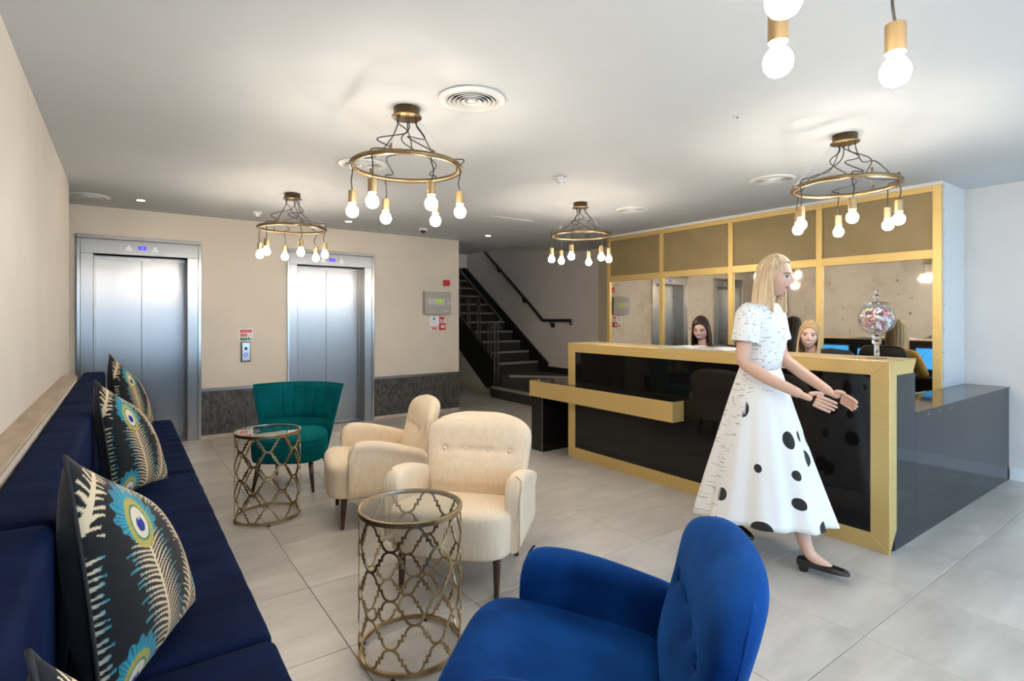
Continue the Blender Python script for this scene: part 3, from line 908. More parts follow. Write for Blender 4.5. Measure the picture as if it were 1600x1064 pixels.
def downlight():
    d = empty('downlight', (0, 0, CEIL))
    MB().lathe([(0.034, 0.0), (0.034, -0.003), (0.045, -0.005), (0.047, -0.001), (0.047, 0.0)], 28, close=True).build('bezel', M['grey_metal'], d, smooth=True)
    MB().lathe([(0.0, -0.001), (0.034, -0.001)], 24).build('lamp', M['downlight'], d)
    return d
e0 = downlight()
for i, ((x, y), lab) in enumerate([((0.135, 6.29), 'small recessed downlight above the left lift'), ((2.14, 6.265), 'small recessed downlight above the right lift'), ((4.07, 6.24), 'small recessed downlight near the stairwell opening')]):
    d = e0 if i == 0 else copy_tree(e0, (x, y, CEIL), 0)
    d.location = (x, y, CEIL-0.0005)
    tag(d, lab, 'downlight', 'recessed downlights')

def detector(x, y, lab, s=1.0):
    d = empty('smoke_detector', (x, y, CEIL-0.0005), 0, lab, 'smoke detector', 'ceiling smoke detectors')
    MB().lathe([(0.0, -0.018*s), (0.044*s, -0.018*s), (0.052*s, -0.012*s), (0.052*s, 0.0)], 28).build('base', M['white_plastic'], d, smooth=True)
    MB().lathe([(0.0, -0.056*s), (0.016*s, -0.055*s), (0.024*s, -0.046*s), (0.026*s, -0.036*s), (0.036*s, -0.034*s), (0.038*s, -0.018*s)], 24).build('sensor_head', M['white_plastic'], d, smooth=True)
    MB().box(-0.012*s, 0.012*s, -0.0535*s, -0.05*s, -0.010*s, -0.006*s).build('slot', M['lens'], d)
detector(2.847, 3.30, 'white smoke detector in the middle of the ceiling', 1.0)
detector(1.157, 6.26, 'white smoke detector near the lift wall by the far left pendant', 0.9)
c = empty('security_camera', (3.078, 6.22, CEIL-0.0005), 0, 'small white dome security camera on the ceiling by the fire panel', 'camera')
MB().lathe([(0.0, -0.026), (0.050, -0.026), (0.056, -0.02), (0.056, 0.0)], 28).build('base', M['white_plastic'], c, smooth=True)
MB().lathe([(0.0, -0.058), (0.015, -0.056), (0.028, -0.046), (0.034, -0.026)], 24).build('dome', M['lens'], c, smooth=True)
c = empty('sprinkler_head', (2.78, 1.72, CEIL-0.0005), 0, 'tiny round white sprinkler cap on the ceiling', 'sprinkler')
MB().lathe([(0.0, -0.006), (0.022, -0.005), (0.024, 0.0)], 24).build('cap', M['white_plastic'], c, smooth=True)
MB().lathe([(0.0, -0.010), (0.008, -0.009), (0.009, -0.005)], 16).build('plug', M['grey_metal'], c, smooth=True)

# ================================================================== DEVICES AND SIGNS ON THE LIFT WALL
YW = LW
fp = empty('fire_alarm_panel', (3.603, YW, 1.4), 0, 'grey fire alarm control panel with green display on the lift wall', 'control panel')
MB().box(-0.203, 0.203, -0.085, 0.0, 0.0, 0.315).build('casing', M['panel_grey'], fp, bevel=0.004)
fa = MB().box(-0.165, 0.165, -0.088, -0.085, 0.115, 0.215).build('fascia', simple('fascia_grey', (0.50, 0.48, 0.45), 0.4), fp, bevel=0.001, seg=1)
MB().box(-0.055, 0.075, -0.0895, -0.088, 0.165, 0.205).build('display', M['lcd_green'], fa)
for k in range(7):
    MB().lathe([(0.0, 0.0), (0.006, 0.0), (0.006, 0.003), (0.0, 0.004)], 10).build('button', M['black'], fa).matrix_local = Matrix.Translation((-0.15+k*0.032, -0.088, 0.127)) @ Matrix.Rotation(PI/2, 4, 'X')
for dx, dz in ((0, 0.014), (0, -0.014), (0.014, 0), (-0.014, 0)):
    MB().box(0.122+dx-0.006, 0.122+dx+0.006, -0.0905, -0.088, 0.185+dz-0.006, 0.185+dz+0.006).build('arrow_key', M['black'], fa)
for dx in (-0.013, 0.010):
    for dz in (0.152, 0.127):
        MB().box(0.122+dx-0.006, 0.122+dx+0.006, -0.0905, -0.088, dz-0.005, dz+0.005).build('key', M['black'], fa)
MB().lathe([(0.0, 0.0), (0.010, 0.0), (0.010, 0.006), (0.0, 0.006)], 14).build('lock', M['label_white'], fp).matrix_local = Matrix.Translation((0.18, -0.085, 0.147)) @ Matrix.Rotation(PI/2, 4, 'X')
MB().box(0.085, 0.16, -0.0865, -0.085, 0.028, 0.055).build('label_plate', simple('label_grey', (0.48, 0.46, 0.43), 0.5), fp)
MB().box(-0.12, -0.07, -0.0865, -0.085, 0.03, 0.05).build('label_plate', simple('label_grey2', (0.45, 0.43, 0.40), 0.5), fp)

b = empty('alarm_beacon', (3.772, YW, 1.803), 0, 'small square red alarm box above the fire panel', 'alarm')
MB().box(-0.045, 0.045, -0.035, 0.0, 0.0, 0.085).build('casing', M['red'], b, bevel=0.005)
MB().box(-0.03, 0.03, -0.038, -0.035, 0.015, 0.07).build('cover', simple('red_cover', (0.42, 0.01, 0.01), 0.3), b, bevel=0.002)

n = empty('notice', (3.579, YW, 1.176), 0, 'white printed fire notice below the fire panel', 'notice')
MB().box(-0.071, 0.071, -0.004, 0.0, 0.0, 0.189).build('board', M['label_white'], n)
MB().lathe([(0.0, 0.0), (0.017, 0.0), (0.017, 0.001), (0.0, 0.001)], 20).build('symbol', M['sign_blue'], n).matrix_local = Matrix.Translation((0.0, -0.004, 0.155)) @ Matrix.Rotation(PI/2, 4, 'X')
for k, (z, wd_, mt) in enumerate([(0.125, 0.05, 'sign_blue'), (0.113, 0.045, 'sign_blue'), (0.10, 0.05, 'sign_blue'), (0.084, 0.04, 'sign_red'), (0.070, 0.048, 'sign_red'), (0.057, 0.044, 'sign_red')]):
    MB().box(-wd_, wd_, -0.0046, -0.004, z-0.0025, z+0.0025).build('print_line', simple('print_%d' % k, tuple(0.45+0.5*c for c in M[mt].node_tree.nodes['Principled BSDF'].inputs['Base Color'].default_value[:3]), 0.6), n)
MB().box(-0.062, 0.062, -0.0046, -0.004, 0.034, 0.044).build('print_line', M['black'], n)
MB().box(-0.04, 0.045, -0.0046, -0.004, 0.006, 0.026).build('print_line', M['sign_red'], n)
s1_ = empty('call_point_sign', (3.703, YW, 1.272), 0, 'red and white fire call point pictogram sign above the red break glass box', 'sign')
MB().box(-0.05, 0.05, -0.003, 0.0, 0.0, 0.095).build('board', M['label_white'], s1_)
MB().box(-0.043, 0.043, -0.0036, -0.003, 0.008, 0.088).build('red_field', M['sign_red'], s1_)
MB().prism([(-0.03, 0.03), (-0.005, 0.012), (0.0, 0.03), (-0.012, 0.05), (-0.02, 0.062), (-0.03, 0.055)], 1, -0.0042, -0.0036).build('hand_symbol', M['label_white'], s1_)
MB().prism([(0.012, 0.015), (0.034, 0.015), (0.032, 0.045), (0.023, 0.066), (0.014, 0.045)], 1, -0.0042, -0.0036).build('flame_symbol', M['label_white'], s1_)
cp = empty('break_glass_call_point', (3.703, YW, 1.176), 0, 'red break glass fire call point beside the white notice', 'alarm')
MB().box(-0.046, 0.046, -0.035, 0.0, 0.0, 0.09).build('casing', M['red'], cp, bevel=0.004)
MB().box(-0.030, 0.030, -0.0375, -0.035, 0.026, 0.066).build('glass_panel', M['label_white'], cp, bevel=0.001)
MB().box(-0.018, 0.018, -0.0382, -0.0375, 0.037, 0.055).build('symbol', simple('pale_red', (0.62, 0.30, 0.30), 0.5), cp)

sg = empty('lift_fire_sign', (1.152, YW, 1.075), 0, 'small white, red and green lift safety sign above the call button panel', 'sign')
MB().box(-0.073, 0.073, -0.003, 0.0, 0.0, 0.146).build('board', M['label_white'], sg, bevel=0.001)
for z0, z1, x1, mt, tx in ((0.100, 0.134, 0.062, 'sign_red', 'In case of fire'), (0.056, 0.088, 0.015, 'sign_red', 'Do not use lift'), (0.010, 0.044, 0.015, 'sign_green', 'Use stairs')):
    bnd = MB().box(-0.063, x1, -0.0036, -0.003, z0, z1).build('band', M[mt], sg)
    txt('lettering', tx, 0.0165 if x1 > 0.03 else 0.0115, M['label_white'], bnd, ((x1-0.063)/2, -0.0038, (z0+z1)/2), (PI/2, 0, 0))
MB().box(0.022, 0.040, -0.0036, -0.003, 0.010, 0.048).build('exit_symbol', M['sign_green'], sg)
MB().prism([(0.045, 0.012), (0.063, 0.012), (0.063, 0.045), (0.057, 0.045), (0.057, 0.026), (0.045, 0.026)], 1, -0.0036, -0.003).build('stairs_symbol', M['sign_green'], sg)
MB().prism([(0.025, 0.06), (0.06, 0.06), (0.06, 0.085), (0.025, 0.085)], 1, -0.0034, -0.003).build('lift_symbol', simple('pale_pink', (0.66, 0.55, 0.6), 0.5), sg)

cb = empty('lift_call_panel', (1.148, YW, 0.841), 0, 'steel lift call button panel with a blue lit button', 'call panel')
MB().box(-0.051, 0.051, -0.016, 0.0, 0.0, 0.228).build('backplate', M['black'], cb, bevel=0.003)
MB().box(-0.042, 0.045, -0.026, -0.016, 0.008, 0.222).build('faceplate', M['steel_trim'], cb, bevel=0.004)
def disc(nm, r, z, mt, y=-0.026, dy=0.003):
    o = MB().lathe([(0.0, 0.0), (r, 0.0), (r, dy), (0.0, dy)], 22).build(nm, M[mt], cb)
    o.matrix_local = Matrix.Translation((0.0, y, z)) @ Matrix.Rotation(PI/2, 4, 'X')
disc('key_switch', 0.017, 0.152, 'lens')
disc('button', 0.022, 0.080, 'ring_blue')
disc('button_cap', 0.014, 0.080, 'label_white', -0.0285, 0.002)

# ================================================================== BENCH
bn = empty('banquette_bench', (0.04, 2.7, 0), 0, 'long navy velvet banquette bench along the left wall', 'bench')
def soft(x0, x1, y0, y1, z0, z1, r, wr=0.004, seed=0):
    """rounded upholstered block with faint crosswise creases"""
    rng = random.Random(seed)
    mb = MB()
    ny = max(8, int((y1-y0)/0.03))
    rings = []
    yc = [y0]+[y0+r*(1-cos(PI/2*t/4)) for t in range(1, 5)]+[y0+r+(y1-y0-2*r)*t/ny for t in range(1, ny)]+[y1-r*(1-cos(PI/2*t/4)) for t in range(4, 0, -1)]+[y1]
    for y in yc:
        dd = min(y-y0, y1-y)
        ins = 0.0 if dd >= r else r-math.sqrt(max(0, r*r-(r-dd)**2))
        wv = wr*(sin(y*31+seed)+0.6*sin(y*73+1.7*seed)+0.5*sin(y*17))*(1 if dd > r else 0)*0.3
        X0, X1, Z0, Z1 = x0+ins, x1-ins, z0+ins, z1-ins
        rr = r*0.95
        ring = []
        for cx, cz, a0 in ((X1-rr, Z1-rr, 0), (X0+rr, Z1-rr, 90), (X0+rr, Z0+rr, 180), (X1-rr, Z0+rr, 270)):
            for t in range(6):
                a = math.radians(a0+18*t)
                ring.append((cx+rr*cos(a), y, cz+rr*sin(a)+(wv if cz > (z0+z1)/2 else 0)))
        rings.append(ring)
    return mb.loft(rings)
def shift(mb, dx, dy, dz=0):
    mb.v = [(x-dx, y-dy, z-dz) for x, y, z in mb.v]
    return mb
for i, (a, b) in enumerate(((-0.42, 1.685), (1.692, 3.765), (3.772, 5.80))):
    shift(soft(-0.13, 0.357, a, b, 0.235, 0.432, 0.032, 0.005, i+1), 0.04, 2.7).build('seat_cushion', M['navy'], bn, smooth=True)
for i, (a, b) in enumerate(((-0.42, 1.615), (1.622, 3.735), (3.742, 5.80))):
    shift(soft(-0.278, -0.125, a, b, 0.20, 0.893, 0.03, 0.004, i+4), 0.04, 2.7).build('back_cushion', M['navy'], bn, smooth=True)
MB().box(-0.278-0.04, 0.325-0.04, -0.42-2.7, 5.79-2.7, 0.0, 0.235).build('plinth', M['navy'], bn, bevel=0.004)

# ================================================================== PEACOCK CUSHIONS
def feather_colors(P):
    """printed peacock feathers on black, P in [-1,1]^2"""
    x, y = P[:, 0], P[:, 1]
    col = np.tile(np.array([0.010, 0.010, 0.012]), (len(P), 1))
    cream = np.array([0.66, 0.52, 0.33]); teal = np.array([0.03, 0.26, 0.30]); blue = np.array([0.02, 0.10, 0.32])
    ochre = np.array([0.42, 0.34, 0.06]); green = np.array([0.03, 0.16, 0.09]); core = np.array([0.008, 0.02, 0.22]); pale = np.array([0.62, 0.55, 0.42])
    def put(mask, c, a=1.0):
        m = (mask*a)[:, None]
        col[:] = col*(1-m)+np.asarray(c)*m
    def stem(p0, p1, p2, w0, w1, n, tip, fade=0.0, curl=1.0):
        t = np.linspace(0, 1, 90)
        C = np.outer((1-t)**2, p0)+np.outer(2*t*(1-t), p1)+np.outer(t*t, p2)
        seg = np.linalg.norm(np.diff(C, axis=0), axis=1); L = seg.sum()
        best = np.full(len(P), 9.0); bi = np.zeros(len(P), int); side = np.zeros(len(P))
        for i in range(len(t)):
            dx, dy = x-C[i, 0], y-C[i, 1]
            d2 = dx*dx+dy*dy
            m = d2 < best
            best[m] = d2[m]; bi[m] = i
            j = min(i+1, len(t)-1); k = max(i-1, 0)
            tx, ty = C[j]-C[k]
            side[m] = np.sign(tx*dy-ty*dx)[m]
        dist = np.sqrt(best); s = t[bi]
        inside = (bi > 0) & (bi < len(t)-1)
        Wd = w0+(w1-w0)*s
        u = dist/Wd
        ph = s*L*n+(dist*n*0.85*curl-0.35*n*dist*dist/np.maximum(Wd, 1e-3))+0.25*side+0.12*np.sin(s*40)
        fr = np.abs((ph % 1.0)-0.5)*2
        th = np.clip(0.50-0.24*u, 0.16, 1)
        bm_ = np.clip((th-fr)/0.14+0.5, 0, 1)*(u < 0.95+0.15*np.sin(np.floor(ph)*2.4))*inside
        tcol = np.clip((u-0.45)*2.2, 0, 1)[:, None]
        cc = cream*(1-tcol)+tip*tcol
        m = bm_[:, None]
        col[:] = col*(1-m)+cc*m
        put(((dist < 0.016+0.012*s) & inside).astype(float), cream)
    def eye(c, ang, r, fan=1.0):
        ca, sa = math.cos(ang), math.sin(ang)
        dx, dy = x-c[0], y-c[1]
        a = dx*ca+dy*sa; b = -dx*sa+dy*ca            # b points away from the stem
        rr = np.sqrt((a/0.92)**2+(b/1.12)**2)/r
        th = np.arctan2(a, b)
        streak = 0.5+0.5*np.sin(th*46+2.0*np.sin(th*9))
        up = np.clip((b/r+0.9)/1.0, 0, 1)
        out = 1.0+0.72*up*fan*(0.86+0.14*np.sin(th*17))
        m = (rr < out)*(0.45+0.55*(streak > 0.25))
        tt = np.clip((rr-1.0)/0.6, 0, 1)[:, None]
        cc = teal*1.25*(1-tt*0.4)+blue*tt*0.3
        mm = m[:, None]
        col[:] = col*(1-mm)+cc*mm
        put((rr < 1.12)*(0.6+0.4*(streak > 0.3)), ochre)
        put((rr < 0.80).astype(float), green)
        put((rr < 0.70).astype(float), pale)
        rc = np.sqrt((a/0.95)**2+((b+0.10*r)/1.0)**2)/r
        notch = (np.abs(a) < 0.06*r) & (b > 0.12*r)
        put((rc < 0.36).astype(float)*(~notch), core)
    A = np.array
    stem(A([0.98, 1.02]), A([1.1, .6]), A([.85, -.1]), .10, .16, 16, cream)
    stem(A([-.62, 1.0]), A([-.85, .9]), A([-1.02, .40]), .11, .13, 14, cream)
    stem(A([-1.02, .25]), A([-1.1, -.3]), A([-1.06, -.9]), .11, .15, 14, teal)
    stem(A([.62, .28]), A([.62, -.3]), A([.38, -1.0]), .20, .24, 13, cream)
    eye((.62, .40), 0.05, .10, .9)
    stem(A([-.35, .32]), A([-.22, -.2]), A([-.06, -1.05]), .37, .42, 16, teal, curl=.8)
    eye((-.38, .45), 0.12, .215, 1.35)
    stem(A([-.45, .98]), A([.35, .98]), A([.42, .18]), .20, .17, 14, cream)
    eye((-.66, -.92), 0.1, .19, 1.1)
    eye((.86, -.68), -0.5, .14, 1.2)
    stem(A([.80, -.80]), A([.7, -.95]), A([.6, -1.1]), .12, .14, 20, cream)
    return col

def cushion_meshes(C, T=0.085, n=280):
    """C = world corners TL, TR, BR, BL relative to the cushion's base; the cloth sags between them"""
    TL, TR, BR, BL = [np.array(c) for c in C]
    nrm = np.cross(BR-BL, TL-BL)+np.cross(BR-TR, TL-TR)*-1
    nrm = np.cross(TR-TL+BR-BL, TL-BL+TR-BR); nrm = nrm/np.linalg.norm(nrm)
    def base(X, Y):
        Xp = X*(1-0.06*(1-np.abs(Y)**2.5)*np.abs(X)**2); Yp = Y*(1-0.06*(1-np.abs(X)**2.5)*np.abs(Y)**2)
        u = ((Xp+1)/2)[..., None]; v = ((Yp+1)/2)[..., None]
        return (1-u)*(1-v)*BL+u*(1-v)*BR+(1-u)*v*TL+u*v*TR
    def surf(n, sgn):
        g = np.linspace(-1, 1, n+1)
        X, Y = np.meshgrid(g, g)
        h = T*np.sqrt(np.clip(1-np.abs(X)**2.4, 0, 1))*np.sqrt(np.clip(1-np.abs(Y)**2.4, 0, 1))
        h = h*(1+0.05*np.sin(3*X+1)*np.sin(2.5*Y))+0.003*np.sin(9*X*Y+2*X)*(1-X*X)*(1-Y*Y)
        h = h*(0.95 if sgn < 0 else 1.25)
        V = (base(X, Y)-sgn*h[..., None]*nrm).reshape(-1, 3)
        idx = np.arange((n+1)*(n+1)).reshape(n+1, n+1)
        a, b, c, d = idx[:-1, :-1].ravel(), idx[:-1, 1:].ravel(), idx[1:, 1:].ravel(), idx[1:, :-1].ravel()
        F = np.stack([a, b, c, d] if sgn < 0 else [a, d, c, b], -1)
        return V, F, np.stack([X.ravel(), Y.ravel()], -1)
    V, F, UV = surf(n, -1)
    me = D.meshes.new('printed_front')
    me.from_pydata(V.tolist(), [], F.tolist())
    global PRINT
    if PRINT is None:
        colr = feather_colors(UV)
        PRINT = np.concatenate([colr, np.ones((len(colr), 1))], 1).astype(np.float32).ravel()
    at = me.color_attributes.new('print', 'FLOAT_COLOR', 'POINT')
    at.data.foreach_set('color', PRINT)
    V2, F2, _ = surf(28, 1)
    mb_ = D.meshes.new('cushion_back')
    mb_.from_pydata(V2.tolist(), [], F2.tolist())
    edge = []
    m = 40
    for k in range(4*m):
        s, t = divmod(k, m); t = -1+2*t/m
        X, Y = ((t, -1), (1, t), (-t, 1), (-1, -t))[s]
        edge.append(tuple(base(np.array(X, float), np.array(Y, float))))
    pm_ = MB().tube(edge, 0.0045, 8, closed=True).mesh('piping')
    return me, mb_, pm_
PRINT = None
pm1, nt, b = new_mat('peacock_print')
setin(b, rough=0.7, sheen=0.08, spec=0.2)
at = N(nt, 'ShaderNodeAttribute'); at.attribute_name = 'print'
nt.links.new(at.outputs['Color'], b.inputs['Base Color'])
CG = 'peacock feather cushions on the bench'
def cushion(C, lab):
    o_ = (C[2][0]*.5+C[3][0]*.5, C[2][1]*.5+C[3][1]*.5, min(C[2][2], C[3][2]))
    o = empty('cushion', o_, 0, lab, 'cushion', CG)
    cf, cbk, cpp = cushion_meshes([tuple(a-b for a, b in zip(c, o_)) for c in C])
    link('printed_front', cf, pm1, o, True)
    link('back_cover', cbk, M['black_cloth'], o, True)
    link('piping', cpp, M['black_cloth'], o, True)
    return o
cushion([(-0.088, 5.17, 1.07), (0.093, 5.594, 0.80), (0.208, 5.52, 0.455), (-0.035, 5.20, 0.45)], 'farthest peacock feather cushion, its black back showing, by the left lift')
cushion([(-0.115, 3.29, 1.052), (0.084, 3.63, 0.825), (0.203, 3.59, 0.455), (-0.04, 3.31, 0.45)], 'second peacock feather cushion from the lifts, leaning on the bench back')
cushion([(-0.104, 1.515, 1.055), (0.057, 2.05, 0.775), (0.185, 1.99, 0.455), (-0.04, 1.505, 0.45)], 'large peacock feather cushion nearest in full view on the bench')
cushion([(-0.10, 0.93, 0.925), (0.06, 1.12, 0.56), (0.20, 0.95, 0.45), (0.0, 0.75, 0.45)], 'peacock feather cushion tip cut off at the bottom corner of the bench')
# ================================================================== SIDE TABLES
def side_table():
    t = empty('side_table', (0, 0, 0))
    R, Hh = 0.205, 0.588
    MB().lathe([(R-0.014, Hh-0.020), (R+0.004, Hh-0.020), (R+0.005, Hh-0.018), (R+0.005, Hh-0.002), (R+0.003, Hh), (R-0.006, Hh), (R-0.006, Hh-0.008), (R-0.014, Hh-0.008)], 96, close=True).build('top_rim', M['antique_gold'], t, smooth=True, auto=0.6)
    MB().lathe([(0.0, Hh-0.0075), (R-0.0065, Hh-0.0075), (R-0.0065, Hh-0.001), (0.0, Hh-0.001)], 72).build('glass_top', M['glass'], t)
    MB().lathe([(R-0.010, 0.010), (R+0.003, 0.010), (R+0.003, 0.026), (R-0.010, 0.026)], 96, close=True).build('base_ring', M['antique_gold'], t, smooth=True, auto=0.6)
    for k in range(4):
        a = k*PI/2+0.5
        MB().lathe([(0.0, 0.0), (0.008, 0.0), (0.008, 0.011), (0.0, 0.011)], 12, ((R-0.003)*cos(a), (R-0.003)*sin(a), 0)).build('foot', M['black'], t)
    NC, NR = 7, 6
    L = 2*PI/NC*R
    z0, z1 = 0.024, Hh-0.018
    P = (z1-z0)/NR
    rad = 0.0345
    # half period from crest to dip of one wavy band, then mirrored
    half = [(rad*sin(a), P-rad+rad*cos(a)) for a in [math.radians(q_) for q_ in range(0, 96, 12)]]
    half += [(rad+0.0005, P-rad-0.001), (L/4, P-rad-0.001), (L/4, rad+0.001)]
    half += [(L/2-rad, rad+0.001)]
    half += [(L/2-rad*sin(a), rad-rad*cos(a)) for a in [math.radians(q_) for q_ in range(84, -1, -12)]]
    period = half[:-1]+[(L-x, z) for x, z in reversed(half)][:-1]
    w, dep = 0.0046, 0.0025
    for row in range(NR):
        pts = []
        for c in range(NC):
            for x, z in period:
                pts.append((x+c*L+(L/2 if row % 2 else 0), z0+row*P+z))
        n = len(pts); tot = NC*L
        vs, fs = [], []
        for i in range(n):
            p = pts[i]; a = pts[i-1]; b = pts[(i+1) % n]
            ax = a[0]-(tot if i == 0 else 0); bx = b[0]+(tot if i == n-1 else 0)
            d1 = Vector((p[0]-ax, p[1]-a[1])); d2 = Vector((bx-p[0], b[1]-p[1]))
            if d1.length < 1e-7: d1 = d2
            if d2.length < 1e-7: d2 = d1
            d1.normalize(); d2.normalize()
            n1 = Vector((-d1.y, d1.x)); n2 = Vector((-d2.y, d2.x))
            m = n1+n2
            m = m/max(0.5, m.dot(n1)) if m.length > 1e-3 else n1
            for s, rr in ((w, R+dep), (w, R-dep), (-w, R-dep), (-w, R+dep)):
                th = (p[0]+m.x*s)/R
                vs.append((rr*cos(th), rr*sin(th), p[1]+m.y*s))
        for i in range(n):
            j = (i+1) % n
            for k in range(4):
                l = (k+1) % 4
                fs.append((i*4+k, i*4+l, j*4+l, j*4+k))
        MB().add(vs, fs).build('lattice_band', M['antique_gold'], t)
    return t
tb = side_table()
tag(tb, 'tall antique gold lattice side table with glass top nearest the camera, by the blue armchair', 'side table', 'antique gold lattice side tables')
tb.location = (0.956, 2.044, 0); tb.rotation_euler = (0, 0, 0.31)
copy_tree(tb, (0.80, 3.965, 0), 0.9, 'farther antique gold lattice side table with glass top in front of the teal chair')

# ================================================================== ARMCHAIRS
def armchair(mat, pip, lab, loc, rz, group=None):
    c = empty('armchair', loc, rz, lab, 'armchair', group)
    # seat block with crowned top and rounded front corners
    rings = []
    for z, ins in ((0.200, 0.012), (0.206, 0.002), (0.225, 0.0), (0.30, 0.0), (0.375, -0.004), (0.408, -0.002), (0.428, 0.008), (0.442, 0.028), (0.452, 0.07), (0.459, 0.14), (0.462, 0.22)):
        r_ = sring((0, -0.075, z), 0.312-ins, 0.292-ins, 64, 4.4)
        k_ = max(0.0, (z-0.30)/0.162)
        rings.append([(x, y, zz-k_*(0.020+0.185*max(0.0, y+0.30))) for x, y, zz in r_])
    MB().loft(rings).build('seat', mat, c, smooth=True, subsurf=1)
    # arms
    for s in (-1, 1):
        rings = []
        for y, h, sh in ((-0.236, 0.42, 0.62), (-0.243, 0.47, 0.8), (-0.236, 0.520, 0.93), (-0.215, 0.553, 1.0), (-0.18, 0.570, 1.0), (-0.10, 0.570, 1.0), (0.0, 0.553, 1.0), (0.10, 0.525, 1.0), (0.20, 0.495, 0.98), (0.27, 0.475, 0.9)):
            cx = 0.315
            prof = [(0.036, 0.204), (0.038, 0.25), (0.037, 0.40), (0.036, h-0.10), (0.041, h-0.060), (0.050, h-0.035), (0.044, h-0.010), (0.022, h), (-0.006, h+0.001), (-0.030, h-0.008), (-0.043, h-0.030), (-0.043, h-0.075), (-0.038, 0.40), (-0.036, 0.25), (-0.034, 0.204)]
            rings.append([(s*(cx+px*sh), y, z) for px, z in (prof if s > 0 else prof[::-1])])
        MB().loft(rings).build('arm', mat, c, smooth=True, subsurf=1)
        # welt along the front edge of the arm
        f = [(s*0.352, -0.238, z) for z in (0.21, 0.33, 0.42)]+[(s*0.354, -0.243, 0.475), (s*0.36, -0.226, 0.525), (s*0.352, -0.208, 0.556), (s*0.325, -0.200, 0.570)]
        MB().tube(crom(f, 4), 0.0035, 6).build('welt', pip, c, smooth=True)
    # back: leaning, barrel curved, rounded top; a row of buttons pulled in
    bx = (-0.195, -0.065, 0.065, 0.195)
    zb = 0.580
    rings = []
    nz = 44
    def hw(z):
        if z < 0.30: return 0.280
        t = (z-0.30)/0.485
        w = 0.280+0.038*min(1, t/0.75)
        k = max(0.0, (z-0.652)/0.130)
        return w*(1-0.05*k)*(max(0.0, 1-k**2.6*0.93))**0.42
    for i in range(nz+1):
        z = 0.205+(0.782-0.205)*(1-(1-i/nz)**1.45)
        t = max(0, (z-0.40)/0.44)
        yc = 0.245+0.135*t
        k = max(0.0, (z-0.712)/0.07)
        th = 0.062*math.sqrt(max(0.03, 1-k*k*0.97))*(0.9 if z < .4 else 1.0)
        ring = sring((0, yc, z), hw(z), th, 96, 2.9)
        out = []
        for x, y, zz in ring:
            front = y < yc
            dy = -0.55*x*x*(0.4+0.6*t)
            if front:
                e = max(0.0, 1-(x/0.27)**2)
                dy -= 0.022*e*math.exp(-((zz-0.475)/0.08)**2)+0.014*e*math.exp(-((zz-0.69)/0.065)**2)
                for b in bx:
                    dy += 0.017*math.exp(-((x-b)/0.022)**2-((zz-zb)/0.022)**2)
                dy += 0.008*e*math.exp(-((zz-zb)/0.012)**2)
            out.append((x, y+dy, zz))
        rings.append(out)
    MB().loft(rings).build('backrest', mat, c, smooth=True)
    t = (zb-0.40)/0.44
    for b in bx:
        o = MB().lathe([(0.0, 0.008), (0.006, 0.0065), (0.011, 0.002), (0.0115, -0.001), (0.0, -0.004)], 16).build('button', mat, c, smooth=True)
        o.location = (b, 0.245+0.135*t-0.062-0.55*b*b*(0.4+0.6*t)+0.014, zb); o.rotation_euler = (PI/2-0.2, 0, 0)
    for s in (-1, 1):
        pts = []
        for z in (0.23, 0.38, 0.52, 0.62, 0.70, 0.75):
            t = max(0, (z-0.40)/0.44); x = hw(z)-0.002
            pts.append((s*x, 0.245+0.135*t+0.018-0.55*x*x*(0.4+0.6*t), z))
        MB().tube(crom(pts, 5), 0.0035, 6).build('welt', pip, c, smooth=True)
    for x, y, dx, dy in ((-0.245, -0.26, 0, -0.012), (0.245, -0.26, 0, -0.012), (-0.23, 0.16, -0.015, 0.05), (0.23, 0.16, 0.015, 0.05)):
        MB().tube([(x, y, 0.215), (x+dx, y+dy, 0.0)], [0.022, 0.0125], 14).build('leg', M['wood'], c, smooth=False)
    return c
armchair(M['cream'], M['cream_dark'], 'nearer cream linen armchair with four buttons, beside the tall glass topped table', (1.497, 2.528, 0), math.radians(-47.8), 'cream linen armchairs')
armchair(M['cream'], M['cream_dark'], 'farther cream linen armchair seen from its side, turned towards the bench', (1.458, 3.61, 0), math.radians(-104.2), 'cream linen armchairs')
armchair(M['blue'], M['blue'], 'royal blue velvet armchair cut off by the bottom edge of the photo', (1.025, 1.07, 0), math.radians(-138)).scale = (1.08, 1.06, 1.0)

